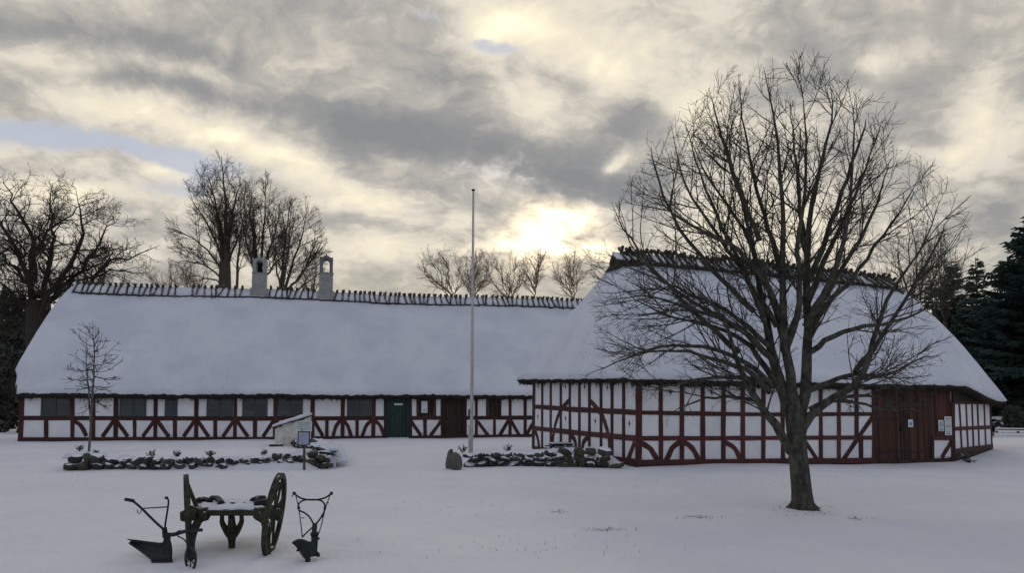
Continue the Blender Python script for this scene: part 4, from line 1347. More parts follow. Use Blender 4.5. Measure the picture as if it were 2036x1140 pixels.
def background_trees():
    oak = dict(wob=3.0, extra=.1, lt=.62, jit=.12, levels=[
        dict(per_px=.075, f0=.15, ang=52, len=92, seg=8, trop=.25, wig=.24, rr=.5, r0=1.6, rmin=.42),
        dict(per_px=.12, f0=.10, ang=50, len=42, seg=6, trop=.3, wig=.26, rr=.6, r0=.75, rmin=.32),
        dict(per_px=.22, f0=.10, ang=48, len=16, seg=3, trop=.35, wig=.22, rr=.7, r0=.34, rmin=.22)])
    any_tree('oak_tree', 'huge gnarled leafless oak at the left edge behind the farmhouse gable', 47,
             [(78, 800), (80, 720), (78, 640), (76, 600)],
             [([(84, 640), (92, 600), (130, 545), (158, 490), (160, 430), (150, 372)], 11), ([(88, 610), (120, 575), (170, 530), (205, 470), (240, 425)], 9),
              ([(92, 640), (140, 590), (182, 560), (215, 520), (262, 512), (318, 488)], 8), ([(72, 610), (62, 545), (62, 480), (40, 430), (22, 395), (8, 350)], 10),
              ([(70, 625), (40, 605), (0, 600), (-50, 590)], 8), ([(70, 590), (40, 545), (0, 505), (-50, 480)], 8), ([(76, 590), (95, 540), (108, 480), (98, 420), (105, 362)], 9),
              ([(60, 560), (20, 480), (-20, 420), (-60, 370)], 8), ([(90, 650), (150, 610), (210, 590), (270, 590)], 6), ([(75, 660), (30, 640), (-20, 650)], 7),
              ([(70, 560), (70, 500), (120, 440), (190, 400)], 7), ([(66, 640), (30, 590), (-10, 560), (-40, 560)], 6), ([(100, 600), (150, 560), (230, 540), (300, 540)], 5)],
             (75, 500), (262, 182), 3, M['barkd'], oak, rt=27)
    lime = dict(wob=1.0, extra=.15, lt=.46, jit=.08, levels=[
        dict(per_px=.075, f0=.15, ang=36, len=80, seg=8, trop=.35, wig=.07, rr=.55, r0=.85, rmin=.33),
        dict(per_px=.18, f0=.10, ang=40, len=34, seg=5, trop=.4, wig=.10, rr=.6, r0=.48, rmin=.24),
        dict(per_px=.26, f0=.10, ang=42, len=13, seg=3, trop=.4, wig=.12, rr=.7, r0=.25, rmin=.18)])
    any_tree('lime_tree', 'tallest bare lime tree left of the first chimney, dense upright fan of branches', 62,
             [(446, 640), (447, 560), (447, 520)],
             [([(446, 560), (440, 480), (428, 400), (412, 340)], 9), ([(448, 560), (450, 460), (446, 380), (440, 308)], 10), ([(450, 545), (458, 460), (468, 400), (478, 350)], 9),
              ([(446, 530), (425, 470), (395, 420), (372, 385)], 6), ([(445, 545), (415, 500), (375, 470), (345, 460)], 5), ([(447, 560), (410, 530), (370, 520), (340, 525)], 4),
              ([(449, 530), (470, 480), (490, 440), (500, 400)], 6), ([(447, 520), (435, 430), (400, 360)], 6), ([(470, 590), (474, 500), (484, 430), (488, 370)], 6),
              ([(447, 570), (420, 555), (385, 560), (350, 570)], 3)],
             (430, 452), (100, 150), 5, M['barkg'], lime, group='lime trees behind the farmhouse', rt=13)
    any_tree('lime_tree', 'bare lime tree rising right behind the first white chimney, middle of three', 66,
             [(512, 640), (513, 570)],
             [([(512, 590), (506, 500), (498, 430), (500, 370)], 8), ([(513, 590), (520, 500), (526, 430), (528, 360)], 8), ([(514, 570), (535, 500), (552, 440), (560, 395)], 6),
              ([(512, 560), (495, 500), (480, 440), (478, 400)], 5), ([(514, 560), (545, 530), (575, 480), (585, 430)], 5)],
             (524, 462), (78, 120), 6, M['barkg'], lime, group='lime trees behind the farmhouse', rt=10)
    any_tree('lime_tree', 'bare lime tree between the two chimneys with a lower crown leaning right', 60,
             [(562, 640), (562, 580)],
             [([(560, 600), (562, 520), (572, 450), (580, 395)], 8), ([(562, 600), (580, 530), (600, 470), (612, 410)], 7), ([(564, 590), (600, 545), (630, 500), (645, 470)], 6),
              ([(564, 600), (600, 570), (635, 545), (655, 540)], 4), ([(560, 590), (548, 520), (550, 460)], 5), ([(563, 585), (610, 530), (632, 460)], 5)],
             (595, 490), (66, 108), 8, M['barkg'], lime, group='lime trees behind the farmhouse', rt=11)
    small = dict(wob=1.6, extra=.2, jit=.42, lt=.42, levels=[
        dict(per_px=.10, f0=.10, ang=36, len=44, seg=6, trop=.5, wig=.13, rr=.6, r0=.6, rmin=.22),
        dict(per_px=.15, f0=.10, ang=40, len=19, seg=4, trop=.5, wig=.15, rr=.6, r0=.26, rmin=.16),
        dict(per_px=.24, f0=.10, ang=40, len=9, seg=2, trop=.5, wig=.15, rr=.7, r0=.18, rmin=.13)])
    lab = ['slender bare tree leaning left, left of the flagpole beyond the roof ridge', 'tallest slender bare tree directly behind the flagpole',
           'slim bare tree just right of the flagpole beyond the ridge', 'spreading bare tree below the bright sun patch beyond the ridge', 'bare tree nearest the barn roof under the sun glow']
    pos = [(902, 878, 500, 46), (938, 940, 490, 42), (1012, 1010, 498, 40), (1062, 1075, 506, 44), (1140, 1140, 505, 46)]
    for i, (bx, tx, ty, rw) in enumerate(pos):
        Yt = 85 + 4 * (i % 3)
        L = []
        rg = random.Random(40 + i)
        for k in range(9):
            dx = rg.uniform(-1, 1) * rw * 1.1
            y0 = 600 - rg.uniform(0, 55) * (1 - abs(dx) / (rw * 1.2)); L.append(([(bx + (tx - bx) * (600 - y0) / 110, y0), ((bx * .55 + tx * .45) + dx * .45, y0 - 22), (tx + dx * .85, y0 - 45), (tx + dx * 1.05, max(ty + abs(dx) * .4, y0 - 85))], rg.uniform(1.6, 2.8)))
        any_tree('far_tree', lab[i], Yt, [(bx, 650), (bx, 590)], L, (tx, 550), (rw * 1.25 + 6, 62), 60 + i, M['birch_haze'], small, group='slender trees beyond the farmhouse ridge', rt=3.4)
    # thin tall bare trees behind the right hip of the barn
    tw = dict(small)
    for i, (bx, tx, ty, rw, lb) in enumerate([(1815, 1800, 455, 62, 'thin bare tree behind the right shoulder of the barn roof'),
                                              (1880, 1870, 440, 55, 'thin bare tree between barn roof and the dark spruces')]):
        rg = random.Random(80 + i)
        L = []
        for k in range(8):
            dx = rg.uniform(-1, 1) * rw
            L.append(([(bx, 640), (bx * .6 + tx * .4 + dx * .4, 580), (tx + dx * .8, 520), (tx + dx, ty + abs(dx) * .6)], rg.uniform(2.0, 3.0)))
        any_tree('far_tree', lb, 44 + i * 3, [(bx, 760), (bx, 640)], L, (tx, 545), (rw + 12, 112), 90 + i, M['barkg'], small, rt=5)
    # low bare thicket behind the farmhouse ridge on the left
    for i, (bx, tx, ty, rw, lb) in enumerate([(330, 320, 505, 40, 'low bare tree between the oak and the tallest lime'), (385, 380, 520, 34, 'small bare tree at the foot of the tallest lime'),
                                              (620, 622, 520, 30, 'small bare tree just left of the second chimney')]):
        rg = random.Random(100 + i)
        L = []
        for k in range(7):
            dx = rg.uniform(-1, 1) * rw
            L.append(([(bx, 600), (bx + dx * .5, 570), (tx + dx * .8, 545), (tx + dx, ty + abs(dx) * .5)], rg.uniform(1.6, 2.4)))
        any_tree('far_tree', lb, 56 + i * 3, [(bx, 680), (bx, 600)], L, (tx, 565), (rw + 10, 62), 110 + i, M['birch_haze'], small, rt=3.4)

def sapling():
    base = gpt(177, 899)
    Y = base[1]
    s = dict(wob=.6, extra=.9, jit=.25, lt=.55, twig=M['barkd'], levels=[
        dict(per_px=.12, f0=.15, ang=42, len=26, seg=4, trop=.25, wig=.10, rr=.6, r0=.75, rmin=.42),
        dict(per_px=.10, f0=.15, ang=42, len=9, seg=3, trop=.3, wig=.12, rr=.6, r0=.45, rmin=.30)])
    L = []
    rg = random.Random(4)
    for (y0, dx, dy) in ((690, -40, -35), (700, 28, -25), (735, -62, -2), (728, 52, -22), (755, -52, -2), (750, 50, 0), (770, -45, 4), (768, 40, 2), (788, -30, 12), (785, 34, 10),
                         (712, -22, -30), (675, 12, -24), (668, -14, -22), (796, 30, 16), (742, 24, -30), (802, -22, 20)):
        x0 = 186
        L.append(([(x0, y0), (x0 + dx * .5, y0 + dy * .35 + 3), (x0 + dx, y0 + dy)], 1.1))
    L.append(([(180, 840), (186, 760), (187, 700), (184, 638)], 4.2))
    r_ = any_tree('sapling', 'young leafless tree planted in the snowy bed before the left end of the farmhouse', Y, [(177, 897), (179, 870), (181, 835)], L, (184, 745), (70, 115), 12, M['sapling'], s, rt=2.5)

# ------------------------------------------------------------------ conifers and thickets
def conifer(px, top_py, base_r_px, Y, label, seed, mat, group=None, bottom=None, dens=1.0):
    rng = np.random.default_rng(seed)
    p = at(px, 700, Y)
    gz0 = gz(p[0], p[1])
    top = at(px, top_py, Y)[2]
    H = top - gz0
    Rb = base_r_px * Y / FPX
    root = thing('spruce_tree', label, 'tree', (p[0], p[1], gz0), group)
    P = np.array([[p[0], p[1], gz0 - .2], [p[0], p[1], gz0 + H * .5], [p[0], p[1], top]])
    P, _ = resample(P, 8)
    put('trunk', tubes_mesh('trunk', [(P, np.linspace(H * .018, .02, 8))], M['barkd'], 8), root)
    start = H * (.12 if bottom is None else bottom)
    V, Q = [], []
    nb = int(26 * H * dens)
    nb = min(int(nb * 1.4), 760)
    zs = start + (H - start) * (1 - rng.uniform(0, 1, nb) ** .62)
    twv = []
    for z in zs:
        f = (z - start) / (H - start)
        L = Rb * (1 - f) ** .85 * rng.uniform(.72, 1.1) + .15
        a = rng.uniform(0, 2 * math.pi)
        d = np.array([math.cos(a), math.sin(a), 0])
        sd_ = np.array([-math.sin(a), math.cos(a), 0])
        droop = rng.uniform(.02, .45) * (1 - f * .9)
        n = max(4, int(L / .16))
        for k in range(n):
            t = (k + .6) / n
            c = np.array([p[0], p[1], gz0 + z]) + d * L * t + UP * (-droop * L * t * 1.0 + .22 * L * t * t)
            w = (.30 + .38 * math.sin(math.pi * min(1, t * .9 + .1))) * min(1.0, L * .5 + .2)
            for s_ in (-1, 1):
                tip = c + sd_ * s_ * w * rng.uniform(.6, 1.1) + d * .22 + UP * rng.uniform(-.16, .02)
                o = UP * .03 + d * .09
                twv.append((c - o, c + o, tip + d * .04, tip - o * .6))
            if rng.random() < .6:   # hanging sprays
                tip = c - UP * rng.uniform(.1, .3) + d * .05
                twv.append((c - d * .10, c + d * .10, tip + d * .03, tip - d * .03))
    V = np.array(twv).reshape(-1, 3)
    Q = np.arange(len(V)).reshape(-1, 4)
    o = put('crown', npmesh('crown', V, Q, mat), root); o['kind'] = 'stuff'
    return root

def thicket(px, py_top, py_bot, rx_px, Y, label, seed, mat, n=5000, size=.16, name='bush', cat='bush', group=None):
    rng = np.random.default_rng(seed)
    sc = Y / FPX
    c = at(px, (py_top + py_bot) / 2, Y)
    g0 = gz(c[0], c[1])
    root = thing(name, label, cat, (c[0], c[1], g0), group)
    top = at(px, py_top, Y)[2]
    H = top - g0
    rx = rx_px * sc
    lumps = []
    for _ in range(16):
        a = rng.uniform(0, 2 * math.pi); rr_ = rng.uniform(0, .7) * rx
        hz = rng.uniform(.15, .85)
        lumps.append((np.array([c[0] + math.cos(a) * rr_, c[1] + math.sin(a) * rr_ * .8, g0 + H * hz]), rx * rng.uniform(.28, .5) * (1.1 - .5 * hz), H * rng.uniform(.16, .26)))
    L = np.array([l[0] for l in lumps]); rr2 = np.array([[l[1], l[1], l[2]] for l in lumps])
    w = rng.integers(0, len(lumps), n)
    dv = rng.normal(size=(n, 3)); dv /= np.linalg.norm(dv, axis=1)[:, None]
    pos = L[w] + dv * rr2[w] * rng.uniform(.35, 1.05, (n, 1)) ** .5
    a = rng.normal(size=(n, 3)); a /= np.linalg.norm(a, axis=1)[:, None]
    b = np.cross(a, rng.normal(size=(n, 3))); b /= np.linalg.norm(b, axis=1)[:, None]
    s = size * rng.uniform(.5, 1.3, (n, 1))
    V = np.stack([pos - a * s, pos - b * s * .5, pos + a * s, pos + b * s * .5], 1).reshape(-1, 3)
    V[:, 2] = np.maximum(V[:, 2], g0 - .1)
    # stems
    st = []
    for l in L[:9]:
        P = np.array([[c[0] + rng.uniform(-.2, .2) * rx * .5, c[1], g0 - .1], (l + c) / 2 * np.array([1, 1, 0]) + np.array([0, 0, g0 + (l[2] - g0) * .5]), l])
        P, _ = resample(P, 6)
        st.append((P, np.linspace(.05, .02, 6) * max(1, H / 3)))
    put('stems', tubes_mesh('stems', st, M['barkd'], 5), root)
    o = put('foliage', npmesh('foliage', V, np.arange(len(V)).reshape(-1, 4), mat), root); o['kind'] = 'stuff'
    return root

def green_background():
    # dark growth at the left edge
    for i, (px, t, rx, Y, lb) in enumerate([(18, 585, 60, 56, 'dark ivy-clad evergreen under the oak at the left edge'), (-60, 560, 70, 58, 'dark evergreen just outside the oak, cut by the left edge'),
                                            (70, 650, 46, 52, 'dark evergreen bush touching the left roof verge'), (-20, 690, 56, 47, 'low dark bush at the left edge beside the farmhouse')]):
        thicket(px, t, 850, rx, Y, lb, 200 + i, M['thicket'], 9000, .22, 'evergreen_bush')
    # spruces on the right
    conifer(2100, 385, 195, 40, 'tallest dark spruce at the right edge with bare lower trunk', 301, M['needle'], bottom=.30, dens=1.3)
    conifer(2012, 510, 100, 47, 'dark spruce just left of the tallest one', 302, M['needle'], bottom=.2, dens=1.2)
    conifer(1948, 512, 80, 55, 'far spruce with a thin top right of the barn roof', 303, M['needle2'], bottom=.1)
    conifer(1900, 520, 75, 58, 'far spruce nearest to the barn roof, lowest of the row', 304, M['needle2'], bottom=.1)
    conifer(1858, 555, 60, 62, 'small far spruce peeping over the barn hip', 305, M['needle2'], bottom=.05)
    conifer(1925, 590, 70, 44, 'short dark spruce behind the barn slope', 307, M['needle'], bottom=.05, dens=1.2)
    conifer(2130, 480, 150, 52, 'dark spruce cut off by the right edge', 308, M['needle'], bottom=.15)
    for i, (px, t, rx, Y, lb) in enumerate([(1900, 640, 60, 50, 'dark undergrowth behind the right slope of the barn'), (1965, 690, 55, 48, 'dark undergrowth below the spruces'),
                                            (2030, 815, 36, 38, 'low hedge behind the small stone wall at the right edge')]):
        thicket(px, t, 850, rx, Y, lb, 220 + i, M['thicket'], 8000, .20, 'evergreen_bush')
    # far woodland belt all round the horizon
    rng = np.random.default_rng(9)
    br_ = []
    quads = []
    for k in range(900):
        a = R(rng.uniform(-62, 62)); d = rng.uniform(150, 230)
        x, y = math.sin(a) * d, math.cos(a) * d
        h = rng.uniform(4, 8); g = gz(x, y)
        P = np.array([[x, y, g - .3], [x + rng.uniform(-1, 1), y, g + h * .5], [x + rng.uniform(-2, 2), y, g + h]])
        br_.append((P, np.array([.3, .18, .05])))
        for j in range(14):
            c = np.array([x + rng.normal() * 1.8, y + rng.normal() * 1.8, g + rng.uniform(.05, .95) * h])
            q = rng.normal(size=3); q /= np.linalg.norm(q); w = np.cross(q, rng.normal(size=3)); w /= np.linalg.norm(w)
            s = rng.uniform(.4, 1.1)
            quads.append((c - q * s, c - w * s * .6, c + q * s, c + w * s * .6))
    V = np.array(quads).reshape(-1, 3)
    o = put('far_wood', npmesh('far_wood', V, np.arange(len(V)).reshape(-1, 4), M['hill']))
    o['kind'] = 'stuff'; tag(o, 'distant dark belt of woodland low along the horizon', 'woodland')
    put('trunks', tubes_mesh('trunks', br_, M['barkd'], 4), o)['kind'] = 'stuff'

# ------------------------------------------------------------------ stones
def stone_meshes(k, seed, mat, flat=.75):
    out = []
    for i in range(k):
        bm = bmesh.new()
        bmesh.ops.create_icosphere(bm, subdivisions=2, radius=1.0)
        off = Vector((seed + i * 7.3, i * 3.1, 0))
        for v in bm.verts:
            n = v.co.normalized()
            f = 1 + .28 * mnoise.noise(n * 1.1 + off) + .12 * mnoise.noise(n * 2.6 + off)
            v.co = n * f
            v.co.x = math.copysign(min(abs(v.co.x), .86), v.co.x) ; v.co.z = math.copysign(min(abs(v.co.z), .80), v.co.z)
        me = bpy.data.meshes.new('stone')
        bm.to_mesh(me); bm.free()
        me.polygons.foreach_set('use_smooth', [False] * len(me.polygons))
        me.materials.append(mat)
        out.append(me)
    return out

def stone_wall(name, label, p0, p1, rows, seed, avg=.34, hrow=.17, mats=None, thick=.26, hfun=None, snowtop=True):
    rg = random.Random(seed)
    p0 = np.array(p0, float); p1 = np.array(p1, float)
    L = np.linalg.norm(p1 - p0); u = (p1 - p0) / L
    ang = math.atan2(u[1], u[0])
    root = thing(name, label, 'stone wall', (*p0, gz(*p0)))
    n = np.array([u[1], -u[0]])
    for r_ in range(rows):
        s = rg.uniform(0, .1) + (.12 if r_ % 2 else 0)
        while s < L:
            w = avg * rg.uniform(.6, 1.35)
            fr = s / L
            hh = hrow * (hfun(fr) if hfun else 1.0)
            if hfun is None or (r_ < rows * min(1.0, hfun(fr)) + .3):
                p = p0 + u * (s + w / 2) + n * rg.uniform(-.03, .05)
                z = gz(*(p + n * .25)) + hh * (r_ + .42) + rg.uniform(-.02, .02)
                me = rg.choice(mats(fr))
                put('stone', me, root, (p[0], p[1], z), (rg.uniform(-.45, .45), rg.uniform(-.45, .45), ang + rg.uniform(-.4, .4)),
                    (w * rg.uniform(.46, .6), thick * rg.uniform(.45, .6), hh * rg.uniform(.50, .85)))
            s += w * rg.uniform(.92, 1.08)
    if snowtop:   # the blanket on top, broken and uneven
        ns = max(8, int(L / .10))
        rowsn = 7
        G = np.zeros((rowsn, ns, 3))
        for i in range(rowsn):
            for j in range(ns):
                fr = j / (ns - 1)
                hh = hrow * rows * (min(1.25, hfun(fr)) if hfun else 1.0)
                p = p0 + u * (L * fr) + n * (.0 - .45 * i / (rowsn - 1))
                ref = p0 + u * (L * fr) + n * .25
                e = -abs(i / (rowsn - 1) - .45) * .22
                G[i, j] = (p[0], p[1], gz(*ref) + hh + .01 + e * (1 if i < 4 else .35) + .06 * nz((p[0], p[1], i), 2.2) + .03 * nz((p[0], p[1], 1), 6))
        Nn = grid_normals(G); Nn[Nn[..., 2] < 0] *= -1
        sheet(G, Nn, .05, 'snow_cover', M['snow'], root, False)
    return root

def plant(px, py, label, seed, h=.22, w=.16, group='small snowy shrubs in the beds'):
    p = gpt(px, py)
    rg = np.random.default_rng(seed)
    root = thing('small_shrub', label, 'shrub', p, group)
    st, qs = [], []
    for k in range(11):
        a = rg.uniform(0, 2 * math.pi); t = rg.uniform(.1, 1)
        tip = p + np.array([math.cos(a) * w * t, math.sin(a) * w * t, h * rg.uniform(.6, 1.1)])
        P = np.array([p + np.array([0, 0, -.03]), (p + tip) / 2 + UP * .03, tip])
        st.append((P, np.array([.006, .005, .003])))
        for j in range(14):
            c = p + (tip - p) * rg.uniform(.35, 1.05) + rg.normal(size=3) * .018
            q = unit(rg.normal(size=3)) * .028; b = unit(np.cross(q, rg.normal(size=3))) * .014
            qs.append((c - q, c - b, c + q, c + b))
    put('stems', tubes_mesh('stems', st, M['barkd'], 4), root)
    V = np.array(qs).reshape(-1, 3)
    put('leaves', npmesh('leaves', V, np.arange(len(V)).reshape(-1, 4), M['shrub']), root)['kind'] = 'stuff'

def beds():
    dark = stone_meshes(7, 3, M['stone']); moss = stone_meshes(6, 50, M['mossy'])
    q0, q1 = gpt(118, 937), gpt(652, 934)
    def mats1(f): return moss if f < .13 and random.random() < .7 else (moss if f > .9 else dark)
    stone_wall('stone_wall', 'low field-stone edge under snow along the front of the left bed', (q0[0], q0[1] + .12), (q1[0] - .1, q1[1] + .12), 2, 5, .33, .175,
               mats1, .34, lambda f: 1.25 if f < .14 else (.95 if f < .5 else .85 + .25 * (f > .88)))
    a = np.array([q1[0] - .25, q1[1] + .45]); b = gpt(588, 884)[:2]
    stone_wall('stone_wall', 'snow-buried stone wall running back from the notice post to the cellar', b + (a - b) * .02, a, 2, 8, .36, .17, lambda f: dark, .42, lambda f: 1.0)
    stone_wall('stone_wall', 'snow-buried stone bank to the right of the post, beside the cellar path', b + np.array([.9, .2]), a + np.array([.25, -.05]), 1, 9, .40, .19, lambda f: dark, .40, lambda f: 1.0)
    q0, q1 = gpt(918, 930), gpt(1216, 932)
    def mats2(f): return moss if f > .62 and random.random() < .6 else dark
    stone_wall('stone_wall', 'rough dry-stone wall with snow in its joints beside the barn corner', (q0[0], q0[1] + .1), (q1[0], q1[1] + .1), 3, 21, .33, .135, mats2, .32,
               lambda f: .95 + .38 * float(sstep(.35, .8, f)))
    # two standing stones at the wall's left end
    rg = random.Random(3)
    for (px, py, w, h, lb) in ((893, 934, .12, .56, 'narrow upright grey stone, the left and taller of the pair by the flagpole'), (907, 936, .17, .49, 'broad upright grey stone leaning on its narrow neighbour by the flagpole')):
        p = gpt(px, py)
        bm = bmesh.new(); bmesh.ops.create_icosphere(bm, subdivisions=4, radius=1)
        for v in bm.verts:
            n_ = v.co.normalized(); f = 1 + .16 * mnoise.noise(n_ * 1.4 + Vector((px, 0, 0))) + .05 * mnoise.noise(n_ * 5 + Vector((px, 0, 0)))
            z = v.co.z
            k = .80 + .30 * (1 - (z + 1) / 2)
            v.co = Vector((n_.x * f * w * k, n_.y * f * w * .9 * k, n_.z * f * h * .56 + h * .42))
        me = bpy.data.meshes.new('standing_stone'); bm.to_mesh(me); bm.free()
        me.polygons.foreach_set('use_smooth', [True] * len(me.polygons)); me.materials.append(M['boulder'])
        o = put('standing_stone', me, None, (p[0], p[1] + .1, p[2]), (rg.uniform(-.04, .04), .06 if px < 900 else -.05, 0))
        tag(o, lb, 'stone')
    labs = ['small snowy shrub at the foot of the sapling', 'small shrub right of the sapling behind the largest stones', 'small shrub in the left third of the left bed',
            'small shrub in the middle of the left bed', 'shrub near the right end of the left bed left of the post', 'leafy shrub behind the two standing stones', 'dark little shrub right of the flagpole behind the wall',
            'tiny plant between the two middle shrubs of the left bed']
    for i, ((px, py), lb) in enumerate(zip([(158, 898), (192, 908), (302, 912), (418, 911), (523, 910), (920, 902), (1010, 903), (352, 912)], labs)):
        plant(px, py, lb, 400 + i, .26 if i in (5, 6) else .20, .17)
    # grey board leaning against the wall's end
    p = gpt(655, 935)
    o = MB().box((p[0] + .02, p[1] + .25, p[2] + .17), (.20, .05, .36)).build('grey_board', M['greyboard'], None, origin=(p[0], p[1] + .2, p[2]), bevel=.006)
    tag(o, 'small plain grey board standing at the right end of the left stone edge', 'board')

# ------------------------------------------------------------------ small structures
def cellar(Wh):
    b0 = gpt(545, 888); Y = b0[1]
    Y1 = Y + .2
    x0, x1 = at(546, 880, Y)[0], at(602, 880, Y)[0]
    g = b0[2] - .2
    dep = 1.25
    zfl, zfr = at(546, 853, Y)[2], at(602, 834, Y)[2]
    zbr = at(622, 828, Y + dep)[2]; zbl = zfl + .10
    root = thing('cellar_entrance', 'whitewashed masonry cellar entrance with sloping snow-covered lid against the farmhouse', 'cellar', (x0, Y, b0[2]))
    lo = [(x0, Y, g), (x1, Y, g), (x1, Y + dep, g), (x0, Y + dep, g)]
    hi = [(x0, Y, zfl), (x1, Y, zfr), (x1, Y + dep, zbr), (x0, Y + dep, zbl)]
    MB().prism(lo, hi).build('wall', M['cellar'], root, bevel=.02)
    def slab(za, zb_, ov, nm, mt, jit=0):
        n = 12
        G = np.zeros((n, n, 3))
        for i in range(n):
            for j in range(n):
                a, b = i / (n - 1), j / (n - 1)
                x = x0 - ov + (x1 - x0 + ov * 1.3) * b; y = Y - ov + (dep + ov) * a
                z = (zfl * (1 - b) + zfr * b) * (1 - a) + (zbl * (1 - b) + zbr * b) * a
                e = min(1, min(i, j, n - 1 - i, n - 1 - j) / 1.5)
                G[i, j] = (x, y, z + za + (zb_ - za) * (.7 + .3 * e) + jit * nz((x, y, 0), 5))
        Nn = np.zeros_like(G); Nn[..., 2] = 1
        return sheet(G, Nn, (zb_ - za) * .7, nm, mt, root, False)
    slab(.004, .055, .10, 'lid', M['plinth'])
    slab(.058, .19, .085, 'lid_snow', M['snow'], .03)
    p = at(603, 833, Y - .06)
    MB().tube([p, p + np.array([0, .05, 0])], [.055, .055], 8).build('lamp', M['iron'], root, origin=p)
    MB().box((x0 + .1, Y - .1, b0[2] + .02), (.5, .3, .14)).build('foot_stone', M['stone'], root, origin=(x0, Y, b0[2]), bevel=.03)

def signpost():
    b = gpt(605, 936); Y = b[1]; sc = Y / FPX
    root = thing('notice_post', 'weathered post carrying two notice boards in front of the cellar, by the stone edge', 'sign', b)
    top = at(603, 842, Y)
    MB().tube([b + np.array([0, 0, -.2]), at(605, 900, Y), top], [.036, .034, .03], 8).build('post', M['rust'], root, origin=b)
    def board(x0, x1, y0, y1, nm, mt, fr):
        a, c = at(x0, y0, Y - .05), at(x1, y1, Y - .05)
        mid = (a + c) / 2
        o = MB().box(mid, (c[0] - a[0], .025, a[2] - c[2])).build(nm, mt, root, origin=mid)
        if fr:
            m = MB()
            for (cx, cz, w, h) in ((mid[0], a[2] + .011, c[0] - a[0] + .04, .022), (mid[0], c[2] - .011, c[0] - a[0] + .04, .022), (a[0] - .011, mid[2], .022, a[2] - c[2]), (c[0] + .011, mid[2], .022, a[2] - c[2])):
                m.box((cx, mid[1], cz), (w, .04, h))
            m.build('frame', M['iron'], o)
        return a, c, mid, o
    a, c, mid, o = board(587, 620, 839, 858, 'upper_board', M['boardp'], False)
    m = MB()
    for j, w in enumerate((.8, .62, .86, .7)):
        z = a[2] - (a[2] - c[2]) * (.16 + .2 * j)
        m.box((mid[0] + .01 * (j % 2), mid[1] - .014, z), ((c[0] - a[0]) * w, .003, .018 if j else .03))
    m.build('print', M['ink'], o)
    q = at(600, 856, Y - .07)
    MB().box(q, (.03, .004, .06)).build('emblem', M['red'], o)
    a, c, mid, o = board(594, 614, 860, 885, 'lower_board', M['board'], True)
    m = MB()
    for j in range(7):
        z = a[2] - (a[2] - c[2]) * (.14 + .12 * j)
        m.box((mid[0], mid[1] - .014, z), ((c[0] - a[0]) * (.72 if j % 3 else .5), .003, .007))
    m.build('print', M['ink'], o)

def flagpole():
    b = gpt(937, 905); Y = b[1]; sc = Y / FPX
    root = thing('flagpole', 'tall bare white flagpole rising in front of the farmhouse roof', 'flagpole', b)
    top = at(941, 380, Y)
    P = np.array([b + np.array([0, 0, -.2]), b + (top - b) * .33, b + (top - b) * .66, top])
    MB().tube(P, [.055, .052, .042, .030], 14).build('pole', M['pole'], root, True, origin=b)
    m = MB().tube([top, top + np.array([0, 0, .03]), top + np.array([0, 0, .05]), top + np.array([0, 0, .07])], [.035, .065, .065, .03], 12)
    m.build('cap', M['iron'], root, True, origin=top)
    # tabernacle posts at the foot, cleat and line
    m = MB()
    m.box(b + np.array([-.075, .02, .42]), (.05, .12, 1.1)); 
    m.build('foot_bracket', M['pole'], root, origin=b, bevel=.006)
    q = b + (top - b) * .155
    MB().box(q + np.array([-.07, -.03, 0]), (.03, .03, .26)).tube([q + np.array([-.10, -.05, .1]), q + np.array([-.10, -.05, -.2])], .012, 6).build('cleat', M['iron'], root, origin=q)
    L = [b + (top - b) * t + np.array([.062 - .02 * t, -.02, 0]) + np.array([.01 * math.sin(t * 9), 0, 0]) for t in np.linspace(.12, .99, 24)]
    MB().tube(L, .0035, 4).build('halyard', M['greyboard'], root, origin=b)

def picnic():
    p = gpt(1115, 902); 
    Y = 25.4
    c = at(1116, 888, Y); g = gz(c[0], c[1])
    root = thing('picnic_table', 'small snow-covered wooden bench table against the left end of the barn', 'table', (c[0], c[1], g))
    a = R(-64)
    ax = [np.array([math.cos(R(14)), math.sin(R(14)), 0]), np.array([-math.sin(R(14)), math.cos(R(14)), 0]), UP]
    zt = at(1116, 884, Y)[2]
    MB().box((c[0], c[1], zt), (.74, .5, .05), ax).build('table_top', M['wood_snow'], root, origin=c, bevel=.006)
    MB().box((c[0], c[1], zt + .045), (.72, .48, .035), ax).build('snow_cover', M['snow'], root, origin=c, bevel=.012)
    for sx in (-1, 1):
        for sy in (-1, 1):
            t = c + ax[0] * sx * .27 + ax[1] * sy * .10; t[2] = zt - .03
            f = c + ax[0] * sx * .27 + ax[1] * sy * .42; f[2] = g - .05
            MB().tube([t, f], .035, 4).build('leg', M['wood_snow'], root, origin=t)
    for sy in (-1, 1):
        q = c + ax[1] * sy * .5; q[2] = g + (zt - g) * .5
        MB().box(q, (.8, .16, .04), ax).build('seat', M['wood_snow'], root, origin=q)

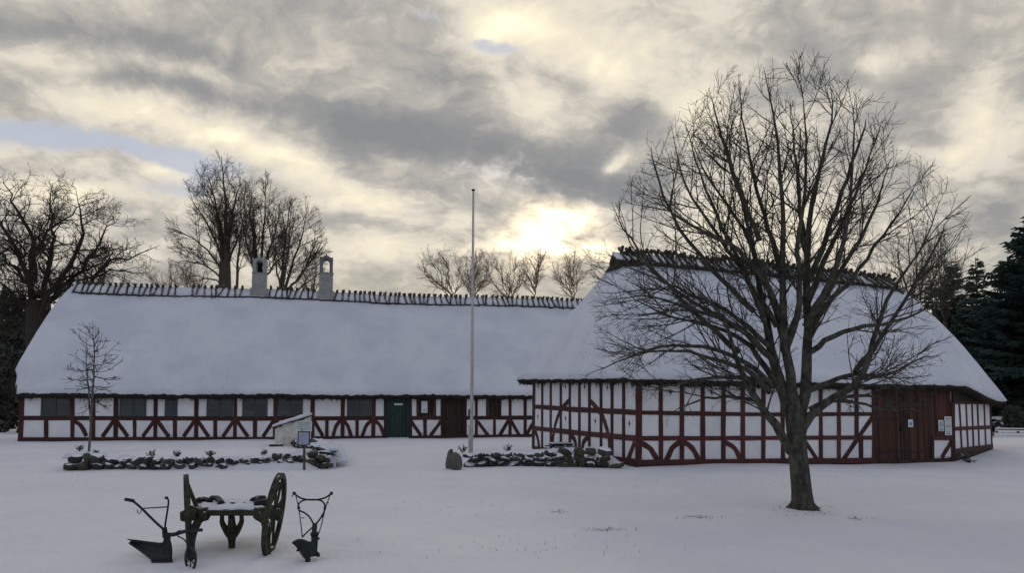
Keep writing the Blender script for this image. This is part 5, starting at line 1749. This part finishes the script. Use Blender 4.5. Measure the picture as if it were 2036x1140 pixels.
# ------------------------------------------------------------------ old farm tools in the foreground
def wheel_mesh(rad, rim_w, rim_t, spokes, hub_r, hub_w, dish, mat, root, centre, axis, name='wheel'):
    """a wooden wheel: rim, hub and spokes as parts"""
    axis = unit(np.array(axis, float))
    a = unit(np.cross(axis, UP)); b = np.cross(a, axis)
    centre = np.array(centre, float)
    n = 36
    m = MB()
    vs, fs = [], []
    for i in range(n):
        w = 2 * math.pi * i / n
        d = a * math.cos(w) + b * math.sin(w)
        for (rr_, o) in ((rad, -rim_w / 2), (rad, rim_w / 2), (rad - rim_t, rim_w / 2), (rad - rim_t, -rim_w / 2)):
            vs.append(centre + d * rr_ + axis * (o + dish))
    for i in range(n):
        j = (i + 1) % n
        for k in range(4): fs.append((i * 4 + k, j * 4 + k, j * 4 + (k + 1) % 4, i * 4 + (k + 1) % 4))
    m.add(vs, fs)
    w = m.build(name, mat, root, origin=centre, bevel=.006)
    MB().tube([centre - axis * hub_w / 2, centre - axis * hub_w * .2, centre + axis * hub_w * .2, centre + axis * hub_w / 2], [hub_r * .8, hub_r, hub_r, hub_r * .7], 12).build('hub', mat, w, origin=centre)
    for i in range(spokes):
        t = 2 * math.pi * (i + .5) / spokes
        d = a * math.cos(t) + b * math.sin(t)
        MB().tube([centre + d * hub_r * .8, centre + d * (rad - rim_t * .5) + axis * dish], [rim_w * .34, rim_w * .26], 6).build('spoke', mat, w, origin=centre)
    return w

def cart():
    g1 = gpt(382, 1108); g2 = gpt(537, 1100)
    Y = (g1[1] + g2[1]) / 2
    sc = Y / FPX
    base = (g1 + g2) / 2
    root = thing('timber_cart', 'old wooden two-wheeled timber cart with snow on its axle bed, between the two ploughs', 'cart', base)
    # left wheel nearly edge-on, right wheel a little open; both lean outwards at the top
    cL = at(374, 1026, g1[1]); cR = at(549, 1023, g2[1])
    rad = .515
    wheel_mesh(rad, .055, .068, 8, .075, .18, .0, M['oldwood'], root, cL, (-1, -.41, -.085))
    wheel_mesh(rad, .055, .068, 8, .075, .18, .0, M['oldwood'], root, cR - np.array([.02, 0, 0]), (-1, -.10, .125))
    # axle bed: broad beam with snow on it
    Yb = Y + .02
    zt = at(455, 1014, Yb)[2]; zb = at(455, 1027, Yb)[2]
    xl, xr = at(393, 1020, Yb)[0], at(530, 1020, Yb)[0]
    sh = (xl + xr) / 2 / Yb
    cor = [(xl - .03, Yb), (xr + .03, Yb), (xr + .03 + sh * 1.0, Yb + 1.0), (xl - .03 + sh * 1.0, Yb + 1.0)]
    MB().prism([(c_[0], c_[1], zb) for c_ in cor], [(c_[0], c_[1], zt) for c_ in cor]).build('axle_bed', M['oldwood'], root, origin=(xl, Yb, zt), bevel=.012)
    # snow blanket on the bed, broken by bare patches
    nx, ny = 36, 30
    G = np.zeros((ny, nx, 3))
    for i in range(ny):
        for j in range(nx):
            x = xl + (xr - xl) * j / (nx - 1); y = Yb + 1.0 * i / (ny - 1)
            e = min(i, ny - 1 - i, j, nx - 1 - j) / 2.0
            x += sh * (y - Yb)
            G[i, j] = (x, y, zt + min(1, e) * .028 + .030 * nz((x, y, 0), 4) - .006)
    Nn = grid_normals(G); Nn[Nn[..., 2] < 0] *= -1
    sheet(G, Nn, .02, 'snow_cover', M['snow'], root, False)
    # forged brackets, bolts and the curved wooden pieces on top
    def arc(px, r_, nm='bracket', mt='iron', dz=.05, dy=.1):
        P = spline([at(x, y, Yb + yy) + np.array([0, 0, .025]) for x, y, yy in px], 9)
        r_ = r_ * 1.5
        MB().tube(P, r_, 7).build(nm, M[mt], root, True, origin=P[0])
    arc([(394, 1000, .65), (404, 998, .80), (418, 1001, .62)], .026)
    arc([(420, 996, .85), (434, 997, .75), (441, 1007, .30)], .028)
    arc([(503, 1001, .6), (514, 997, .75), (527, 997, .75)], .032)
    arc([(506, 1008, .25), (518, 1006, .3), (530, 1003, .4)], .034)
    q = at(462, 1007, Yb + .32)
    MB().tube([q - UP * .04, q + UP * .045], .032, 8).build('bolt', M['iron'], root, origin=q)
    q = at(486, 1003, Yb + .5)
    MB().tube([q - UP * .03, q + UP * .02], .012, 6).build('bolt', M['iron'], root, origin=q)
    # thick shoulders where the bed meets the wheels, with curved knees below
    for (pts, r_) in (([(378, 1016), (395, 1022), (415, 1021)], .065), ([(506, 1021), (526, 1021), (545, 1016)], .065)):
        P = spline([at(x, y, Yb + .05) for x, y in pts], 6)
        MB().tube(P, r_, 8, 1.1).build('shoulder', M['oldwood'], root, True, origin=P[0])
    for pts in ([(412, 1026), (396, 1034), (385, 1060), (380, 1090)], [(512, 1026), (526, 1036), (530, 1060), (531, 1085), (532, 1104)]):
        P = spline([at(x, y, Yb - .02 * i) for i, (x, y) in enumerate(pts)], 9)
        MB().tube(P, [.06, .058, .055, .05, .05, .045, .045, .04, .04], 8).build('knee', M['oldwood'], root, True, origin=P[0])
    # braces from bed to the rims
    for pts in ([(372, 962, .1), (392, 1012, .1)], [(371, 1008, .1), (400, 1013, .1)], [(556, 960, .1), (534, 1008, .1)], [(562, 1002, .2), (540, 1018, .1)]):
        P = [at(x, y, Yb + d) for x, y, d in pts]
        MB().tube(P, .028, 6).build('stay', M['oldwood'], root, origin=P[0])
    # the forked drawbar at the back, resting on the ground
    g = gpt(461, 1092)
    Yf = g[1]
    f = lambda x, y, k: at(x, y, Yb + (Yf - Yb) * k)
    low = f(461, 1062, .6)
    P = spline([f(460, 1026, 0.3), f(461, 1050, .5), f(461, 1068, .75), g - UP * .06], 10)
    MB().tube(P, [.042, .045, .05, .06, .068, .068, .058, .048, .045, .045], 8).build('drawbar', M['oldwood'], root, True, origin=P[0])
    for sgn in (-1, 1):
        P = spline([f(461 + sgn * 19, 1026, .3), f(461 + sgn * 19, 1040, .42), f(461 + sgn * 11, 1055, .6), f(461 + sgn * 4, 1066, .7)], 9)
        MB().tube(P, [.026, .028, .03, .034, .038, .042, .045, .045, .045], 7).build('fork_arm', M['oldwood'], root, True, origin=P[0])

def plough_left():
    g = gpt(315, 1118); Y = g[1]
    root = thing('plough', 'black iron plough lying side-on at the left, its front wheel under the cart', 'plough', g)
    def T(pts, r_, nm, mt='iron', n=10, dy=None, k=7):
        P = [at(p[0], p[1], Y + (p[2] if len(p) > 2 else 0)) for p in pts]
        P = spline(P, n) if len(P) > 2 else np.array(P)
        rr_ = np.linspace(r_[0], r_[1], len(P)) if isinstance(r_, tuple) else r_
        return MB().tube(P, rr_, k).build(nm, M[mt], root, True, origin=P[0])
    T([(248, 994, .25), (260, 996, .25), (268, 1000, .22), (284, 1014, .18), (306, 1036, .1), (328, 1056, 0)], (.014, .016), 'handle', n=18)
    T([(249, 994, .25), (266, 997, .23)], .022, 'grip')
    T([(332, 991, -.18), (335, 996, -.18), (334, 1010, -.16), (330, 1035, -.08), (327, 1056, 0)], (.010, .012), 'handle', n=16)
    T([(328, 991, -.2), (334, 991, -.18)], .017, 'grip')
    T([(282, 1012, .18), (333, 1009, -.16)], .008, 'crossbar')
    T([(273, 1014, .2), (274, 1021, .2), (279, 1021, .2), (281, 1013, .2)], .005, 'hook', n=10)
    T([(327, 1050, 0), (328, 1060, 0), (329, 1070, 0)], (.030, .034), 'bracket')
    T([(329, 1064, 0), (345, 1064, -.05), (362, 1059, -.12), (380, 1056, -.2), (401, 1055, -.3)], (.026, .020), 'beam', n=12)
    T([(352, 1062, -.1), (356, 1060, -.1), (359, 1058, -.1)], .026, 'clamp')
    T([(353, 1067, -.1), (365, 1073, -.15), (372, 1082, -.2)], .008, 'stay')
    # mouldboard: a twisted sheet with real thickness
    top = [(253, 1075, .30), (275, 1077, .22), (300, 1080, .10), (322, 1081, .02), (327, 1070, 0), (332, 1062, 0)]
    bot = [(256, 1080, .30), (272, 1092, .20), (288, 1104, .08), (302, 1114, -.02), (320, 1117, -.10), (340, 1117, -.16)]
    tp = spline([at(*p[:2], Y + p[2]) for p in top], 16); bt = spline([at(*p[:2], Y + p[2]) for p in bot], 16)
    rows_ = 7
    G = np.zeros((rows_, 16, 3))
    for i in range(rows_):
        t = i / (rows_ - 1)
        G[i] = bt * (1 - t) + tp * t + np.array([0, .06 * math.sin(math.pi * t), 0])
    Nn = grid_normals(G)
    sheet(G, Nn, .014, 'mouldboard', M['iron'], root, False)
    # frog / body plate behind the mouldboard up to the beam
    pl = [(327, 1064), (340, 1064), (339, 1080), (339, 1100), (344, 1118), (318, 1118), (324, 1090)]
    MB().prism([at(x, y, Y - .02) for x, y in pl], [at(x, y, Y + .05) for x, y in pl]).build('body_plate', M['irong'], root, origin=g, bevel=.006)
    sh = [(300, 1112), (338, 1113), (345, 1119), (301, 1120)]
    MB().prism([at(x, y, Y - .14) for x, y in sh], [at(x, y, Y + .03) for x, y in sh]).build('share', M['iron'], root, origin=g)
    # front carriage: upright and small wheel seen edge-on
    g3 = gpt(379, 1137)
    Yw = g3[1] + .06
    c = at(379, 1112, Yw)
    T2 = lambda pts, r_, nm, mt='irong': MB().tube([at(x, y, Yw + d) for x, y, d in pts], r_, 7).build(nm, M[mt], root, origin=at(pts[0][0], pts[0][1], Yw))
    T2([(374, 1046, .1), (375, 1080, .05), (372, 1112, 0)], .020, 'upright')
    T2([(384, 1050, .1), (385, 1085, .05), (386, 1112, 0)], .016, 'upright')
    T2([(368, 1112, 0), (390, 1112, 0)], .014, 'wheel_axle')
    T2([(366, 1058, 0.05), (399, 1056, .05)], .014, 'yoke')
    wheel_mesh(.135, .028, .018, 6, .022, .06, 0, M['irong'], root, c, (-1, -1.1, 0))

def plough_right():
    g = gpt(612, 1117); Y = g[1]
    root = thing('plough', 'green and black iron plough seen from behind at the right of the cart, handles raised', 'plough', g)
    def T(pts, r_, nm, mt='iron', n=12, k=7):
        P = [at(p[0], p[1], Y + (p[2] if len(p) > 2 else 0)) for p in pts]
        P = spline(P, n) if len(P) > 2 else np.array(P)
        rr_ = np.linspace(r_[0], r_[1], len(P)) if isinstance(r_, tuple) else r_
        return MB().tube(P, rr_, k).build(nm, M[mt], root, True, origin=P[0])
    # curved top bar with knobs
    T([(585, 982, .5), (595, 990, .5), (608, 994, .5), (620, 995, .5), (634, 994, .5), (648, 990, .5), (659, 982, .5)], .0115, 'handlebar', n=20)
    for x in (585, 659):
        T([(x - 2.5, 982, .5), (x + 2.5, 982, .5)], .021, 'grip')
    T([(583, 984, .5), (580, 989, .5)], .006, 'hook')
    # hoop under it
    T([(593, 1012, .35), (594, 1003, .4), (603, 996, .46), (620, 994.5, .5), (637, 996, .46), (645, 1003, .4), (646, 1012, .35), (642, 1024, .28), (634, 1036, .2), (627, 1044, .1)], .011, 'hoop', n=26)
    T([(594, 1016, .35), (606, 1021, .3), (616, 1030, .2), (624, 1044, .1)], .011, 'handle', n=14)
    T([(588, 986, .48), (594, 1012, .35), (599, 1050, .2), (601, 1070, .1)], (.006, .007), 'rod', n=12)
    T([(656, 986, .48), (647, 1012, .35), (639, 1045, .2), (633, 1064, .05)], (.007, .006), 'rod', n=12)
    T([(623, 1048, .1), (612, 1058, .1), (601, 1069, .1)], .009, 'stay')
    for (x, y) in ((594, 1011), (646, 1011), (641, 1027)): T([(x, y - 3, .33), (x, y + 3, .33)], .017, 'clamp')
    for (x, y) in ((651, 1001), (602, 1031)): T([(x - 3, y, .33), (x + 3, y, .33)], .006, 'bolt')
    # mast
    T([(626, 1043, .1), (625, 1058, .05), (624, 1075, 0), (624, 1090, 0)], (.030, .034), 'mast', 'irong')
    T([(618, 1064, 0), (633, 1062, 0)], .024, 'clamp'); T([(620, 1072, 0), (635, 1072, 0)], .016, 'bolt')
    T([(630, 1066, 0), (629, 1085, 0), (628, 1100, 0)], .016, 'strut')
    # mouldboard and body
    top = [(583, 1077, .1), (592, 1073, .12), (602, 1073, .10), (612, 1077, .02), (622, 1082, -.05)]
    bot = [(584, 1082, .1), (592, 1094, .08), (600, 1106, .04), (606, 1112, .0), (614, 1116, -.05)]
    tp = spline([at(*p[:2], Y + p[2]) for p in top], 14); bt = spline([at(*p[:2], Y + p[2]) for p in bot], 14)
    G = np.zeros((6, 14, 3))
    for i in range(6):
        t = i / 5
        G[i] = bt * (1 - t) + tp * t + np.array([0, -.06 * math.sin(math.pi * t), 0])
    sheet(G, grid_normals(G), .014, 'mouldboard', M['iron'], root, False)
    pl = [(604, 1084), (614, 1077), (628, 1080), (629, 1098), (622, 1108), (612, 1110), (604, 1112), (600, 1096)]
    MB().prism([at(x, y, Y - .10) for x, y in pl], [at(x, y, Y - .02) for x, y in pl]).build('body_plate', M['irong'], root, origin=g, bevel=.01)
    T([(610, 1104, -.08), (612, 1112, -.08), (612, 1120, -.08)], (.034, .03), 'heel')
    T([(618, 1106, -.02), (628, 1104, 0), (633, 1100, 0)], .018, 'side_arm')
    T([(632, 1101, .02), (633, 1108, .02)], .022, 'roller')
    T([(590, 1096, .05), (594, 1095, .05)], .014, 'bolt')

# ------------------------------------------------------------------ right-hand corner
def right_corner():
    # snowy boards lying beyond the bank: a low slatted fence panel under snow
    p0 = at(1975, 862, 33)[:2]; p1 = at(2070, 868, 31.5)[:2]
    u = unit(np.append(p1 - p0, 0)); L = np.linalg.norm(p1 - p0)
    g = gz(*p0)
    root = thing('plank_fence', 'low white plank fence under snow beyond the bank at the right edge', 'fence', (*p0, g))
    nrm = np.array([u[1], -u[0], 0])
    ax = [u, nrm, UP]
    mid = (p0 + p1) / 2
    zb = at(2010, 880, 32)[2]; 
    for i in range(4):
        c = np.array([mid[0], mid[1], zb + .06 + i * .125]) - nrm * (.06 * i)
        MB().box(c, (L, .05, .112), ax).build('plank', M['white'], root, origin=c, bevel=.006)
    c = np.array([mid[0], mid[1], zb + .56]) - nrm * .26
    MB().box(c, (L, .22, .05), ax).build('snow_cover', M['snow'], root, origin=c, bevel=.02)
    for t in (.04, .5, .96):
        q = p0 + (p1 - p0) * t
        c = np.array([q[0], q[1], (zb + g) / 2 + .1]) - nrm * .18
        MB().box(c, (.09, .09, zb - g + .7), ax).build('post', M['plinth'], root, origin=c)
    dark = stone_meshes(4, 70, M['stone'])
    a = at(1972, 848, 40)[:2]; b = at(2090, 848, 38)[:2]
    stone_wall('stone_wall', 'snowy field-stone wall behind the plank fence at the right edge', a, b, 4, 33, .5, .26, lambda f: dark, .5)
    # tufts and twigs poking out at the foot of the barn's right end
    plant(1919, 919, 'dark tuft at the foot of the barn plinth, right end', 444, .22, .2, None)
    plant(1928, 921, 'small dark tuft in the snow right of the barn corner tuft', 445, .13, .22, None)
    for i, (pts, lb) in enumerate((([(1366, 1030), (1380, 1028), (1392, 1033), (1408, 1029), (1414, 1034)], 'thin fallen twig on the snow left of the big tree'),
                                   ([(1690, 1034), (1700, 1033), (1712, 1036)], 'thin fallen twig on the snow right of the big tree'),
                                   ([(1185, 1055), (1200, 1057), (1215, 1055), (1234, 1058)], 'grey fallen twig half sunk in the snow in the middle foreground'),
                                   ([(1098, 1022), (1108, 1020), (1118, 1023)], 'short fallen twig farthest left on the open snow'))):
        P = []
        for (x, y) in pts:
            q = gpt(x, y); P.append(q + UP * .002)
        P = spline(P, 12)
        m = MB().tube(P, np.linspace(.0045, .002, 12), 5)
        m.tube([P[5], P[5] + np.array([.05, .12, .02]), P[5] + np.array([.12, .2, .01])], [.004, .003, .002], 4)
        tag(m.build('fallen_twig', M['barkd'], None, True, origin=P[0]), lb, 'twig')
    rg2 = np.random.default_rng(5)
    bl = []
    for (cx, cy, sx, sy, n_) in ((1210, 1056, 60, 4, 60), (1385, 1031, 50, 4, 60), (1700, 1034, 40, 4, 25), (1110, 1021, 40, 3, 25), (1050, 1090, 300, 25, 60), (860, 1010, 300, 30, 50), (1500, 960, 400, 12, 70), (150, 960, 120, 14, 40), (750, 950, 200, 12, 40)):
        for k in range(n_):
            q = gpt(cx + rg2.normal() * sx * .5, cy + rg2.normal() * sy * .5)
            h = rg2.uniform(.012, .05); a = rg2.uniform(0, 6.28)
            d = np.array([math.cos(a), math.sin(a), 0]) * h * rg2.uniform(.2, 1.1)
            t = np.array([-math.sin(a), math.cos(a), 0]) * .003
            bl.append((q - t - UP * .005, q + t - UP * .005, q + d + UP * h + t * .4, q + d + UP * h - t * .4))
    V = np.array(bl).reshape(-1, 3)
    o = put('grass_tips', npmesh('grass_tips', V, np.arange(len(V)).reshape(-1, 4), M['barkd']))
    o['kind'] = 'stuff'; tag(o, 'sparse dry grass tips poking through the snow of the yard', 'grass')
    # litter of leaves and bark round the big tree's foot
    rg = np.random.default_rng(77)
    b = gpt(1597, 1011)
    qs = []
    for k in range(150):
        a = rg.uniform(0, 2 * math.pi); d = .28 + abs(rg.normal()) * .22
        x, y = b[0] + math.cos(a) * d, b[1] + math.sin(a) * d * 1.0
        c = np.array([x, y, gz(x, y) + .010])
        t = rg.uniform(0, 6); s = rg.uniform(.010, .026)
        q = np.array([math.cos(t), math.sin(t), rg.uniform(-.3, .3)]) * s; w = np.array([-math.sin(t), math.cos(t), rg.uniform(-.3, .3)]) * s * .5
        qs.append((c - q, c - w, c + q, c + w))
    V = np.array(qs).reshape(-1, 3)
    o = put('leaf_litter', npmesh('leaf_litter', V, np.arange(len(V)).reshape(-1, 4), M['barkd']))
    o['kind'] = 'stuff'; tag(o, 'dark bits of leaf litter scattered on the snow round the big tree', 'leaf litter')

# ------------------------------------------------------------------ build
for (px, py, s, a) in ((1597, 1011, .55, .05), (315, 1118, .3, -.02), (461, 1092, .2, -.02), (612, 1117, .22, -.02), (380, 1135, .2, -.02)):
    q = gpt(px, py)
    HOLLOWS.append((q[0], q[1], s, a))
lay_ground()
WH = build_house()
build_barn()
cellar(WH)
beds()
green_background()
background_trees()
big_tree()
sapling()
flagpole()
signpost()
picnic()
cart()
plough_left()
plough_right()
right_corner()
